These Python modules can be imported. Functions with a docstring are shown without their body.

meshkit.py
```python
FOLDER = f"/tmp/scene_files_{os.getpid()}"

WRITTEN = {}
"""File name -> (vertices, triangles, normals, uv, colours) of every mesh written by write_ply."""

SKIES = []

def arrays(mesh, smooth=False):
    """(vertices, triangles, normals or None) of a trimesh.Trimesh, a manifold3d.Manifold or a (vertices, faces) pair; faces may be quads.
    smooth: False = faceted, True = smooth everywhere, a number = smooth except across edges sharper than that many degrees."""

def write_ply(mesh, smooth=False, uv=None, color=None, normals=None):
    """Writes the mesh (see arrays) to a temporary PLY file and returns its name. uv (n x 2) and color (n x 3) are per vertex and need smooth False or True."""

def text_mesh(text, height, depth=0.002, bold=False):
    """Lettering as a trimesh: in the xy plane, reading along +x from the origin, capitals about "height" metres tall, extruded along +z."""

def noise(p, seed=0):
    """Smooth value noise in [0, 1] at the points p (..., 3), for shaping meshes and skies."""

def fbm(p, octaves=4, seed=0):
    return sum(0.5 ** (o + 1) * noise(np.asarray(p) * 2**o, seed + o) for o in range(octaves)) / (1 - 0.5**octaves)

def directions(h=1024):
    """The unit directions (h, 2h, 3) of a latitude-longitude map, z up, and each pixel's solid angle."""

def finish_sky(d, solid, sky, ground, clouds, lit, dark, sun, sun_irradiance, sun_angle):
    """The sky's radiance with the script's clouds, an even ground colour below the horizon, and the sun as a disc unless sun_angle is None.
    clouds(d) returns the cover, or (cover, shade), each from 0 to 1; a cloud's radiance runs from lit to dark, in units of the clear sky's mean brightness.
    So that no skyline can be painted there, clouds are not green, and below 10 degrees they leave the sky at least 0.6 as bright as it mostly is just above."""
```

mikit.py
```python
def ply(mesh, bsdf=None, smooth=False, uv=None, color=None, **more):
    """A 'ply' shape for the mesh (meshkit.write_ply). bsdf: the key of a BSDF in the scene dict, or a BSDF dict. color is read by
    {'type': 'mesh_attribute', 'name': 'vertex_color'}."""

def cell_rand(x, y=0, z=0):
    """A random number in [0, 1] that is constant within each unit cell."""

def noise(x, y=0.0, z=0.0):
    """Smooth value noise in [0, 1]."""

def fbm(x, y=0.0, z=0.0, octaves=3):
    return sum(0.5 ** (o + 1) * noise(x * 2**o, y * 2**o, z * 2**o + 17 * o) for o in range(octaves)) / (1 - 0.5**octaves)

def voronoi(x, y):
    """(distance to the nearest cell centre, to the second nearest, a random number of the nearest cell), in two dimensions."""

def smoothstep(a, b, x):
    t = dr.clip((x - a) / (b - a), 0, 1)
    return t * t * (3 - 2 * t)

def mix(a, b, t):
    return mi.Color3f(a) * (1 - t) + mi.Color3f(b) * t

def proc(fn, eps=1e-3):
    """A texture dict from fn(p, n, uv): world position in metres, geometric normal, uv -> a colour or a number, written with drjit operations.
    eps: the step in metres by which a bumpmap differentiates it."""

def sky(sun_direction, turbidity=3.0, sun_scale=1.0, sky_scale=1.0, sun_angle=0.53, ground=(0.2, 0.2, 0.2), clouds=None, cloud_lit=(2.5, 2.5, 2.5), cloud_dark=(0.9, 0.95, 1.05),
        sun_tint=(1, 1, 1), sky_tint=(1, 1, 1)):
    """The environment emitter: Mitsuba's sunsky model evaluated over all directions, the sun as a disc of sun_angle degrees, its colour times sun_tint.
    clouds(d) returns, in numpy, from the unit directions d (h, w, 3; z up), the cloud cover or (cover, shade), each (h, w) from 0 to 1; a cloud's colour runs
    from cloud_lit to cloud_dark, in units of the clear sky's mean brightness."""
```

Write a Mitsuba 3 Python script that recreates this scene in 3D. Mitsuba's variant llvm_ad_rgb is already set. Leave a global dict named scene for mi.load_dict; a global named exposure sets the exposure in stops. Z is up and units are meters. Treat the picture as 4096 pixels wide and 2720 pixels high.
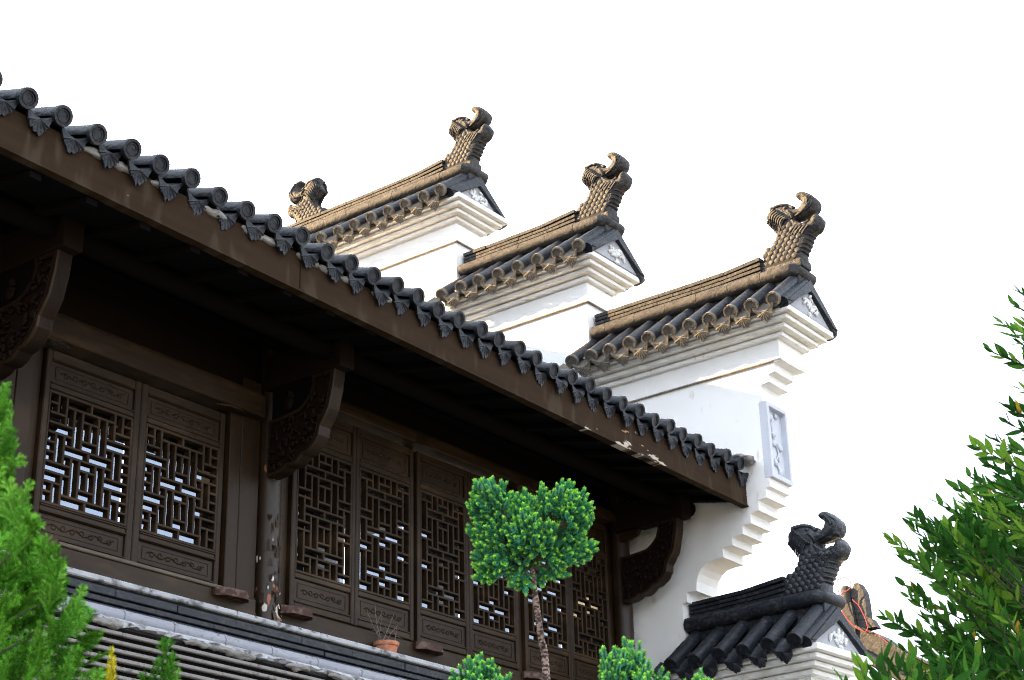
import math, random, numpy as np, trimesh, manifold3d as m3, drjit as dr, mitsuba as mi, mikit, meshkit
from shapely.geometry import Polygon, Point, LineString
from shapely import affinity
T4 = mi.ScalarTransform4f
scene, labels = {}, {}
rng = np.random.default_rng(11)
PI = math.pi
# ---------------------------------------------------------------- camera, sky, exposure
CAM_F = np.array([0.73355553, 0.54882636, 0.40085646]); CAM_UP = [-0.30526317, -0.26090046, 0.91583041]
scene['camera'] = {'type': 'thinlens', 'fov': 33.12, 'fov_axis': 'x', 'aperture_radius': 0.0032, 'focus_distance': 10.5,
    'near_clip': 0.05, 'far_clip': 500.0, 'to_world': T4().look_at(origin=[0, 0, 0], target=(CAM_F * 10).tolist(), up=CAM_UP)}
SUN = (-1.0, 2.2, 1.02)
scene['sky'] = mikit.sky(SUN, turbidity=3, sun_scale=1.75, sun_angle=0.8, sky_scale=1.0, sun_tint=(1.0, 0.89, 0.74),
    clouds=lambda d: 0.93 + 0.05 * meshkit.fbm(d * 3.0, 3), cloud_lit=(2.2, 2.4, 2.72), cloud_dark=(2.0, 2.1, 2.2))
exposure = 3.9
# ---------------------------------------------------------------- materials
def P(fn, **k): return mikit.proc(fn, **k)
def principled(col, rough=0.7, **k):
    b = {'type': 'principled', 'base_color': col if isinstance(col, dict) else {'type': 'rgb', 'value': list(col)}, 'roughness': rough}
    b.update(k); return b
def two(b): return {'type': 'twosided', 'bsdf': b}
def bump(b, fn, scale=1.0, eps=1e-3): return {'type': 'bumpmap', 'arbitrary': P(fn, eps=eps), 'scale': scale, 'bsdf': b}
fbm, noise, sstep, mix = mikit.fbm, mikit.noise, mikit.smoothstep, mikit.mix
def c_plaster(p, n, uv):
    a = fbm(p.x * 3, p.y * 3, p.z * 3, 4); s = fbm(p.x * 26, p.y * 26, p.z * 7, 3)
    c = mix((.84, .84, .83), (.78, .78, .76), a)
    return mix(c, (.50, .45, .36), .55 * sstep(.70, .90, s * .75 + a * .35))
def c_cornice(p, n, uv):
    a = fbm(p.x * 9, p.y * 9, p.z * 9, 4); s = fbm(p.x * 30, p.y * 30, p.z * 12, 3)
    c = mix((.82, .82, .80), (.74, .73, .69), sstep(.45, .8, a))
    return mix(c, (.46, .38, .26), .5 * sstep(.66, .85, s))
def c_tile(p, n, uv):
    a = fbm(p.x * 11, p.y * 11, p.z * 11, 4); b = fbm(p.x * 60, p.y * 60, p.z * 60, 3)
    c = mix((.0065, .009, .014), (.014, .017, .0235), a)
    c = mix(c, (.07, .068, .062), .5 * sstep(.52, .78, b * .6 + a * .45))
    return mix(c, (.005, .006, .009), .7 * sstep(.62, .8, fbm(p.x * 24, p.y * 24, p.z * 24, 2)))
def c_ridge(p, n, uv):
    a = fbm(p.x * 9, p.y * 9, p.z * 9, 4); b = fbm(p.x * 70, p.y * 70, p.z * 70, 3)
    c = mix((.024, .0235, .024), (.052, .049, .046), a)
    c = mix(c, (.12, .112, .10), .6 * sstep(.6, .8, b))
    return mix(c, (.012, .0125, .015), .75 * sstep(.48, .66, fbm(p.x * 30 + 3, p.y * 30, p.z * 30, 3)))
def c_shaded_stone(p, n, uv): return mix(mix((.010, .013, .019), (.028, .032, .038), fbm(p.x * 14, p.y * 14, p.z * 14, 4)), (.12, .12, .12), .6 * sstep(.6, .8, fbm(p.x * 50, p.y * 50, p.z * 50, 3)))
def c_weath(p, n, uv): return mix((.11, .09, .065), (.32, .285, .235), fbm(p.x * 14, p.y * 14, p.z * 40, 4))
def c_dusty(p, n, uv): return mix((.060, .048, .036), (.15, .13, .105), fbm(p.x * 10, p.y * 40, p.z * 60, 4))
def c_sunlit_tile(p, n, uv): return mix((.085, .078, .068), (.155, .142, .12), fbm(p.x * 50, p.y * 50, p.z * 50, 3))
def c_wood(p, n, uv):
    g = fbm(p.x * 40, p.y * 40, p.z * 5, 3); a = fbm(p.x * 4, p.y * 4, p.z * 4, 3)
    c = mix((.0155, .0080, .0032), (.028, .0152, .0064), g)
    return mix(c, (.040, .0235, .011), .8 * sstep(.5, .8, a))
def c_woodx(p, n, uv):
    g = fbm(p.x * 5, p.y * 40, p.z * 45, 3); a = fbm(p.x * 3, p.y * 4, p.z * 9, 3)
    c = mix((.0165, .0090, .0036), (.032, .0182, .0076), g)
    return mix(c, (.052, .031, .0145), .8 * sstep(.5, .8, a))
def c_fascia(p, n, uv):
    g = fbm(p.x * 5, p.y * 20, p.z * 30, 3); a = fbm(p.x * 7, p.y * 3, p.z * 22, 4)
    c = mix((.023, .0132, .0072), (.034, .0205, .0112), g)
    c = mix(c, (.055, .041, .027), .6 * sstep(.58, .8, fbm(p.x * 16, 1.0, p.z * 3.0, 3)))
    w = sstep(7.6, 8.5, p.x) * (1 - sstep(8.75, 9.25, p.x)); low = 1 - sstep(3.665, 3.735, p.z)
    f2 = fbm(p.x * 12, 2.0, p.z * 30, 4)
    c = mix(c, (.42, .37, .31), sstep(.63, .69, f2 + .27 * w * low - .30 + .20 * w - .02 * (1 - low)))
    return mix(c, (.42, .26, .12), .9 * sstep(.80, .83, fbm(p.x * 15 + 7, 5.0, p.z * 26, 3) + .15 * w - .10))
def c_column(p, n, uv):
    c = c_wood(p, n, uv); k = 1 - sstep(2.45, 3.0, p.z); f = fbm(p.x * 16, p.y * 16, p.z * 6, 4)
    c = mix(c, (.30, .085, .040), sstep(.66, .69, f + .13 * k - .12 * (1 - k)))
    return mix(c, (.55, .50, .44), sstep(.75, .77, fbm(p.x * 22 + 3, p.y * 22, p.z * 9, 3) + .12 * k - .14 * (1 - k)))
def c_rust(p, n, uv): return mix((.045, .020, .014), (.13, .085, .065), sstep(.45, .75, fbm(p.x * 30, p.y * 30, p.z * 30, 3)))
def c_ledge(p, n, uv):
    a = fbm(p.x * 12, p.y * 12, p.z * 12, 4); s = fbm(p.x * 30, p.y * 30, p.z * 30, 3)
    c = mix((.43, .44, .46), (.28, .285, .30), a)
    return mix(c, (.07, .07, .075), .85 * sstep(.55, .70, s * .6 + a * .45))
def c_mortar(p, n, uv):
    a = fbm(p.x * 8, p.y * 8, p.z * 8, 4); s = fbm(p.x * 45, p.y * 45, p.z * 45, 3)
    c = mix((.21, .22, .26), (.31, .32, .36), a)
    return mix(c, (.09, .09, .095), .7 * sstep(.55, .75, s * .7 + a * .3))
def c_slab(p, n, uv):
    a = fbm(p.x * 6, p.y * 6, p.z * 30, 4); s = fbm(p.x * 40, p.y * 40, p.z * 40, 3)
    return mix(mix((.17, .16, .15), (.26, .25, .235), a), (.05, .042, .035), .7 * sstep(.52, .75, s * .6 + a * .4))
def c_clay(p, n, uv): return mix((.40, .14, .07), (.46, .22, .13), sstep(.4, .7, fbm(p.x * 40, p.y * 40, p.z * 30, 3)))
def c_bark(p, n, uv):
    v = fbm(p.x * 90, p.y * 90, p.z * 130, 2); return mix((.045, .028, .022), (.33, .235, .19), sstep(.42, .62, v))
def c_ground(p, n, uv): return mix((.07, .075, .06), (.12, .115, .10), fbm(p.x, p.y, p.z, 4))  # kept dark to cut the light it bounces up
def b_fine(p, n, uv): return .004 * fbm(p.x * 55, p.y * 55, p.z * 55, 3)
def b_stone(p, n, uv): return .007 * fbm(p.x * 60, p.y * 60, p.z * 60, 4)
def b_plast(p, n, uv): return .0007 * fbm(p.x * 22, p.y * 22, p.z * 22, 4)
def b_wood(p, n, uv): return .0016 * fbm(p.x * 70, p.y * 70, p.z * 8, 3)
VC = {'type': 'mesh_attribute', 'name': 'vertex_color'}
mats = {
    'plaster': two(bump(principled(P(c_plaster), .9, specular=.2), b_plast)),
    'cornice': two(bump(principled(P(c_cornice), .9, specular=.2), b_plast)),
    'tile': two(bump(principled(P(c_tile), .5, specular=.32), b_fine)),
    'ridge': two(bump(principled(P(c_ridge), .75, specular=.3), b_fine)),
    'statue': two(bump(principled(P(c_ridge), .7, specular=.35), b_stone)),
    'wood': two(bump(principled(P(c_wood), .5, specular=.2), b_wood)),
    'woodx': two(bump(principled(P(c_woodx), .5, specular=.2), b_wood)),
    'fascia': two(principled(P(c_fascia), .75, specular=.06)),
    'column': two(principled(P(c_column), .42, specular=.35)),
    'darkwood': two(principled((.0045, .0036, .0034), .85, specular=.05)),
    'shadewood': two(principled((.010, .0052, .0036), .7, specular=.1)),  # darker copy of wood, with the shade under the eave in its colour
    'rustwood': two(bump(principled(P(c_rust), .7, specular=.3), b_fine)),
    'dark': two(principled((.008, .008, .008), .9)),
    'ledge': two(bump(principled(P(c_ledge), .85), b_fine)),
    'mortar': two(bump(principled(P(c_mortar), .6, specular=.4), b_plast)),
    'slab': two(bump(principled(P(c_slab), .9), b_fine)),
    'clay': two(principled(P(c_clay), .8)),
    'bark': two(principled(P(c_bark), .85)),
    'ground': two(principled(P(c_ground), .9)),
    'relief': two(principled((.50, .525, .58), .85)),
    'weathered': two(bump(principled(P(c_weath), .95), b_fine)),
    'dusty': two(principled(P(c_dusty), .9)),
    'pedfield': two(principled((.33, .34, .37), .85)),
    'whitestone': two(principled((.60, .60, .60), .85)),
    'statue_shaded': two(bump(principled(P(c_shaded_stone), .5, specular=.5), b_stone)),  # statue stone with the shade on the courtyard wall put into its colour
    'sunlit_tile': two(bump(principled(P(c_sunlit_tile), .75, specular=.3), b_fine)),  # paler tan on tile ends and lips, sunlight put into the colour
    'twig': two(principled((.040, .045, .022), .8)),
    'twig_pale': two(principled((.16, .14, .12), .8)),
    'red_wire': two(principled((.38, .02, .02), .4)),
    'glass': {'type': 'thindielectric', 'int_ior': 1.5, 'specular_transmittance': {'type': 'rgb', 'value': [.21, .245, .30]}},
    'needle': two(principled(VC, .5, specular=.35)),
    'frond': {'type': 'principledthin', 'base_color': VC, 'roughness': .55, 'diff_trans': .5},
    'leaf_dark': {'type': 'principledthin', 'base_color': {'type': 'rgb', 'value': [.026, .095, .016]}, 'roughness': .30, 'diff_trans': .45},
    'leaf_mid': {'type': 'principledthin', 'base_color': {'type': 'rgb', 'value': [.065, .19, .026]}, 'roughness': .30, 'diff_trans': .6},
    'leaf_light': {'type': 'principledthin', 'base_color': {'type': 'rgb', 'value': [.15, .30, .035]}, 'roughness': .30, 'diff_trans': .8},
    'leaf_yellow': {'type': 'principledthin', 'base_color': {'type': 'rgb', 'value': [.42, .27, .03]}, 'roughness': .5, 'diff_trans': .8},
}
scene.update(mats)
# ---------------------------------------------------------------- helpers
def nm(key):
    if key not in scene and key not in labels: return key
    i = 1
    while f'{key}_{i:03d}' in scene or f'{key}_{i:03d}' in labels: i += 1
    return f'{key}_{i:03d}'
def thing(name, label, cat, group=None):
    key = nm(name); labels[key] = {'label': label, 'category': cat}
    if group: labels[key]['group'] = group
    return key
def put(key, mesh, mat, smooth=False, label=None, kind=None, to=None, color=None):
    """one entry of the scene; mesh may be a ply dict made before (shared by alike pieces)"""
    key = nm(key)
    s = dict(mesh) if isinstance(mesh, dict) else mikit.ply(mesh, mat, smooth=smooth, color=color)
    if to is not None: s['to_world'] = T4(np.asarray(to, float).tolist())
    scene[key] = s
    if label or kind: labels[key] = {k: v for k, v in (('label', label), ('kind', kind)) if v}
    return key
def shared(mesh, mat, smooth=False, color=None): return mikit.ply(mesh, mat, smooth=smooth, color=color)
def cat(ms): return trimesh.util.concatenate([m for m in ms])
def box(x0, x1, y0, y1, z0, z1):
    b = trimesh.creation.box(extents=(x1 - x0, y1 - y0, z1 - z0)); b.apply_translation(((x0 + x1) / 2, (y0 + y1) / 2, (z0 + z1) / 2)); return b
def cbox(x0, x1, y0, y1, z0, z1, b=.006):
    b = min(b, .45 * min(x1 - x0, y1 - y0, z1 - z0)); pts = []
    for sx in (0, 1):
        for sy in (0, 1):
            for sz in (0, 1):
                c = np.array([(x0, x1)[sx], (y0, y1)[sy], (z0, z1)[sz]]); d = np.array([1 - 2 * sx, 1 - 2 * sy, 1 - 2 * sz]) * b
                for k in range(3): q = c + d; q[k] = c[k]; pts.append(q)
    return trimesh.convex.convex_hull(np.array(pts))
def hull(pts): return trimesh.convex.convex_hull(np.array(pts, float))
def extr(poly, a0, a1, axis='x'):
    """a polygon (u, v) swept along an axis: x: (u, v) = (y, z); y: (x, z); z: (x, y)"""
    if not isinstance(poly, Polygon): poly = Polygon(poly)
    m = trimesh.creation.extrude_polygon(poly.buffer(0), a1 - a0, engine='earcut'); v = m.vertices.copy(); h = v[:, 2] + a0
    m.vertices = np.stack({'x': (h, v[:, 0], v[:, 1]), 'y': (v[:, 0], h, v[:, 1]), 'z': (v[:, 0], v[:, 1], h)}[axis], 1)
    m.fix_normals(); return m
def tube(pts, radii, sides=6, caps=True):
    p = np.asarray(pts, float); r = np.broadcast_to(np.asarray(radii, float), (len(p),)); t = np.gradient(p, axis=0); t /= np.linalg.norm(t, axis=1, keepdims=True) + 1e-12
    ref = np.array([0, 0, 1.0]) if abs(t[:, 2]).mean() < .8 else np.array([1.0, 0, 0])
    a = np.cross(t, ref); a /= np.linalg.norm(a, axis=1, keepdims=True) + 1e-12; b = np.cross(t, a)
    th = np.arange(sides) * 2 * PI / sides
    v = (p[:, None] + r[:, None, None] * (np.cos(th)[None, :, None] * a[:, None] + np.sin(th)[None, :, None] * b[:, None])).reshape(-1, 3)
    f = []
    for i in range(len(p) - 1):
        for j in range(sides):
            k = (j + 1) % sides; f += [(i * sides + j, (i + 1) * sides + j, (i + 1) * sides + k), (i * sides + j, (i + 1) * sides + k, i * sides + k)]
    if caps:
        n = len(v); v = np.vstack([v, p[:1], p[-1:]])
        for j in range(sides):
            k = (j + 1) % sides; f += [(n, j, k), (n + 1, (len(p) - 1) * sides + k, (len(p) - 1) * sides + j)]
    return trimesh.Trimesh(v, np.array(f), process=False)
def bez(pts, n=12):
    """a smooth curve through the points (Catmull-Rom)"""
    p = np.asarray(pts, float); p = np.vstack([2 * p[0] - p[1], p, 2 * p[-1] - p[-2]]); out = []
    k = max(2, n // (len(p) - 3))
    for i in range(1, len(p) - 2):
        for t in np.linspace(0, 1, k, endpoint=False):
            a, b, c, d = p[i - 1:i + 3]; out.append(.5 * ((2 * b) + (c - a) * t + (2 * a - 5 * b + 4 * c - d) * t * t + (3 * b - a - 3 * c + d) * t ** 3))
    return np.array(out + [p[-2]])
def frame(o, x, y, z):
    m = np.eye(4); m[:3, 0], m[:3, 1], m[:3, 2], m[:3, 3] = x, y, z, o; return m
def xf(mesh, m): k = mesh.copy(); k.apply_transform(m); return k
def unit(v): v = np.asarray(v, float); return v / (np.linalg.norm(v) + 1e-12)
def aim(o, d, up=(0, 0, 1), s=1.0, roll=0.0):
    """a transform that takes local +z to direction d at point o"""
    d = unit(d); x = np.cross(up, d); x = unit(x) if np.linalg.norm(x) > 1e-3 else np.array([1.0, 0, 0]); y = np.cross(d, x)
    x, y = x * math.cos(roll) + y * math.sin(roll), y * math.cos(roll) - x * math.sin(roll)
    return frame(o, x * s, y * s, d * s)
BALL = trimesh.creation.icosphere(1)
def blob(c, r, R=None):
    m = BALL.copy(); m.vertices = m.vertices * np.asarray(r)
    if R is not None: m.vertices = m.vertices @ np.asarray(R).T
    m.vertices = m.vertices + np.asarray(c); return m
def rough(mesh, amp, freq, seed=0):
    m = mesh.copy(); m.vertices = m.vertices + m.vertex_normals * ((meshkit.fbm(m.vertices * freq, 3, seed) - .5) * 2 * amp)[:, None]; return m

# ---------------------------------------------------------------- setting: the ground
g = trimesh.creation.box(extents=(400, 400, .4)); g.apply_translation((0, 0, -1.8))
put('ground', g, 'ground'); labels['ground'] = {'label': 'dark courtyard ground below the picture', 'kind': 'structure'}
# ---------------------------------------------------------------- tiles (local frame: x along the eave, y down the slope outwards, z up from the slope; the end of the tile at the origin)
def arc_sheet(r, a0, a1, y0, y1, th, n=10):
    a = np.linspace(a0, a1, n + 1); out = np.stack([r * np.cos(a), r * np.sin(a)], 1); inn = np.stack([(r - th) * np.cos(a), (r - th) * np.sin(a)], 1)[::-1]
    return extr(Polygon(np.vstack([out, inn])), y0, y1, 'y')
def round_tile(L, r=.046, joints=(.22,), seed=0, plate=True, only_plate=False, emblem=True):
    ms, ys = [], [-L] + [-j for j in sorted(joints, reverse=True) if j < L] + [0]
    for k in range(len(ys) - 1):
        ms.append(arc_sheet(r + .003 * k, -.35, PI + .35, ys[k] - (.012 if k else 0), ys[k + 1], .014, 10))
    if not plate: return cat(ms)
    if only_plate: ms = []
    ring = [(r + .007) * np.array([math.cos(t), math.sin(t)]) for t in np.linspace(0, 2 * PI, 19)[:-1]]
    ms.append(extr(Polygon(ring), -.006, .012, 'y'))                                  # the round end plate
    for ro, ri, h in ((r + .007, r - .006, .021), (r * .70, r * .60, .0165), (r * .36, r * .27, .0165))[:3 if emblem else 2]:
        ms.append(extr(Polygon([(ro * math.cos(t), ro * math.sin(t)) for t in np.linspace(0, 2 * PI, 19)[:-1]], [[(ri * math.cos(t), ri * math.sin(t)) for t in np.linspace(0, 2 * PI, 15)[:-1]]]), .011, h, 'y'))
    q = np.random.default_rng(seed)
    if not emblem: return cat(ms)
    for k in range(7):                                                                 # the raised emblem inside the ring
        t = k * 2 * PI / 7; ms.append(box(*(sorted((r * .47 * math.cos(t) - .006, r * .47 * math.cos(t) + .006))), .011, .0165, *(sorted((r * .47 * math.sin(t) - .004, r * .47 * math.sin(t) + .004)))))
    ms.append(box(-.004, .004, .011, .0165, -.014, .014)); ms.append(box(-.013, .013, .011, .0165, -.003, .003))
    return cat(ms)
def drip_tile(w=.13, L=.16, h=.105, seed=0, tilt=.45):
    """a concave pan tile with its pointed, scalloped lip hanging from the end"""
    q = np.random.default_rng(seed); ms = []
    R = w * .72; a = math.asin(.5 * w / R); n = 9; t = np.linspace(-a, a, n)
    top = np.stack([R * np.sin(t), R * (1 - np.cos(t)) * 1.3 - .046], 1)
    ms.append(extr(Polygon(np.vstack([top, top[::-1] - [0, .012]])), -L, 0, 'y'))
    u = np.linspace(-1, 1, 17); low = -h * (1 - np.abs(u) ** 1.7) - .012 * np.abs(np.sin(u * PI * 2.5)) + .006 * q.normal(size=17)
    up = np.interp(u * w * .5, top[:, 0], top[:, 1]); x = u * w * .5 * 1.08
    pl = Polygon(list(zip(x, up)) + list(zip(x[::-1] * .98, (up + np.minimum(low, -.012))[::-1]))).buffer(0)
    if pl.geom_type != 'Polygon': pl = max(pl.geoms, key=lambda s: s.area)
    lip = extr(pl, -.007, .007, 'y')
    rel = [tube([(0, .006, -.050), (.5 * w * .8 * t, .009, -.062 - h * (.62 - .5 * t * t) * .6), (.5 * w * .92 * t, .007, -.058 - h * (.80 - .72 * t * t))], (.0035, .005, .003), 4) for t in (-.9, -.6, -.3, 0, .3, .6, .9)]
    lip = rough(cat([lip] + rel), .003, 45, seed); v = lip.vertices; v[:, 1] += -tilt * (v[:, 2] + .04); ms.append(lip)
    return cat(ms)
# ---------------------------------------------------------------- dragon head finial: profile (y, z) measured from the first tile end of its roof
DRG = [(.267,.517),(.203,.544),(.156,.575),(.127,.609),(.114,.654),(.134,.67),(.169,.705),(.209,.729),(.193,.774),(.166,.821),(.173,.843),(.174,.867),(.144,.865),(.1,.866),(.058,.851),(.018,.819),(-.022,.79),(-.047,.787),(-.071,.804),(-.08,.83),(-.071,.852),(-.051,.864),(-.03,.885),(-.047,.909),(-.082,.912),(-.119,.894),(-.166,.852),(-.195,.81),(-.2,.781),(-.188,.744),(-.168,.718),(-.150,.700),(-.129,.673),(-.093,.654),(-.044,.674),(-.022,.694),(-.044,.668),(-.093,.644),(-.135,.668),(-.158,.700),(-.176,.708),(-.198,.682),(-.22,.646),(-.21,.605),(-.185,.571),(-.141,.556),(-.123,.544),(-.102,.509),(-.086,.473),(-.062,.446),(-.05,.433),(-.054,.378),(-.051,.347),(.084,.347),(.271,.36)]
# the same outline with the mouth opened a little, as the tips of jaw and lip do not touch
dpoly = Polygon(DRG).buffer(0).difference(Polygon([(-.022,.702),(-.089,.694),(-.146,.712),(-.19,.715),(-.165,.700),(-.129,.668),(-.093,.648),(-.044,.668)]).buffer(.004))
dpoly = max(dpoly.geoms, key=lambda s: s.area) if dpoly.geom_type != 'Polygon' else dpoly
TH, RB = .070, .05
def half_thick(y, z):
    d = dpoly.boundary.distance(Point(y, z)) if dpoly.contains(Point(y, z)) else 0
    return TH * (.42 + .58 * math.sqrt(max(0, 1 - (1 - min(d / RB, 1)) ** 2)))
def dragon_body():
    cs = m3.CrossSection([np.array(Polygon(dpoly.exterior.coords if dpoly.exterior.is_ccw else dpoly.exterior.coords[::-1]).exterior.coords)[:-1]]); acc = None
    for d in (0.0, .004, .010, .018, .028, .038, .048):
        c = cs.offset(-d, m3.JoinType.Round) if d else cs
        x = TH * (.42 + .58 * math.sqrt(1 - (1 - min(d / RB, 1)) ** 2))
        if c.area() < 1e-5: continue
        s = m3.Manifold.extrude(c, 2 * x).translate((0, 0, -x)); acc = s if acc is None else acc + s
    base = m3.Manifold.cube((.325, .06, .15)).translate((-.05, .315, -.075))
    acc = (acc + base).refine_to_length(.013).to_mesh()
    v = acc.vert_properties[:, :3]; m = trimesh.Trimesh(np.stack([v[:, 2], v[:, 0], v[:, 1]], 1), acc.tri_verts)
    m.merge_vertices(); trimesh.smoothing.filter_taubin(m, iterations=7); m.fix_normals(); return rough(m, .004, 40, 3)
def dragon_mane():
    ms = []
    for s in (-1, 1):
        for k in range(17):
            f = k / 16; a = np.array([.150 - .125 * f, .838 - .13 * f]); e = np.array([.204 - .085 * f, .738 - .078 * f])
            mid = (a + e) / 2 + np.array([.022 - .03 * f, .018])
            p = bez([a, mid, e + [0, -.004 * k]], 8); ms.append(tube([(s * (half_thick(y, z) + .010 + .005 * (k % 2)), y, z) for y, z in p], np.linspace(.009, .005, len(p)), 5))
        ms.append(blob((s * .058, .135, .775), (.024, .05, .055)))
        for k in range(5):                                          # the beard under the jaw
            a = np.array([-.02 - .028 * k, .63 - .006 * k]); p = bez([a, a + [.03, -.022], a + [.062, -.055]], 6)
            ms.append(tube([(s * (half_thick(y, z) + .004), y, z) for y, z in p], np.linspace(.012, .005, len(p)), 5))
        p = bez([(-.015, .79), (.03, .826), (.085, .84), (.14, .835), (.172, .85)], 12)   # brow
        ms.append(tube([(s * (half_thick(y, z) + .002), y, z) for y, z in p], np.linspace(.016, .009, len(p)), 6))
        p = bez([(.03, .775), (-.005, .735), (.0, .69), (-.03, .655), (-.08, .632), (-.13, .65)], 14)   # cheek and lip
        ms.append(tube([(s * (half_thick(y, z) + .002), y, z) for y, z in p], np.linspace(.011, .013, len(p)), 6))
        p = bez([(-.03, .72), (-.09, .735), (-.135, .77), (-.14, .82), (-.10, .865)], 12)
        ms.append(tube([(s * (half_thick(y, z) + .001), y, z) for y, z in p], .009, 5))
        for o in (.022, .045):
            p = bez([(-.06 - o, .722 + o * .2), (-.125 - o * .7, .76), (-.135 - o * .9, .82), (-.09 - o * .3, .875 + o * .2)], 12); ms.append(tube([(s * (half_thick(y, z) + .001), y, z) for y, z in p], .005, 4))
    return rough(cat(ms), .002, 60, 5)
def dragon_scales():
    ms = []
    for s in (-1, 1):
        for i in range(-1, 12):
            for j in range(12):
                y, z = -.045 + .047 * i + (.0235 if j % 2 else 0), .41 + .035 * j
                if not dpoly.buffer(-.016).contains(Point(y, z)) or z > .655 or y < -.03 - .42 * (z - .45) or z > .655 - .3 * (y - .08) * (y > .08): continue
                ms.append(blob((s * (half_thick(y, z) - .004), y, z), (.013, .0265, .0245)))
    return cat(ms)
def dragon_belly():
    ms = []
    for y, z in ((-.127,.548),(-.108,.518),(-.092,.488),(-.077,.461),(-.06,.436)):
        t = half_thick(y + .03, z) * .9
        ms.append(tube(bez([(-t, y + .062, z + .012), (-t * .93, y + .022, z + .004), (-t * .5, y + .004, z), (t * .5, y + .004, z), (t * .93, y + .022, z + .004), (t, y + .062, z + .012)], 16), .0105, 6))
    return cat(ms)
DB, DM, DS, DBL = (shared(dragon_body(), 'statue', True), shared(dragon_mane(), 'statue', True), shared(dragon_scales(), 'statue', True), shared(dragon_belly(), 'statue', True))
DE = shared(cat([blob((s * .062, .045, .805), (.013, .016, .014)) for s in (-1, 1)]), 'statue', True)
def dragon(parent, d0, zd, dz=0.0, flip=False, label=None, xc=10.16, dark=False):
    m = np.eye(4); m[:3, 3] = (xc, d0, zd + dz)
    if flip: m[1, 1] = -1; m[0, 0] = -1
    dk = (lambda s: {**s, 'bsdf': {'type': 'ref', 'id': 'statue_shaded'}}) if dark else (lambda s: s)  # dark swaps in the stone that has shade in its colour
    k = put(f'{parent}__dragon_finial', dk(DB), None, to=m, label=label)
    for n, s in (('mane', DM), ('scales', DS), ('belly_bands', DBL), ('eyes', DE)): put(f'{k}__{n}', dk(s), None, to=m)
    return k
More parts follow.
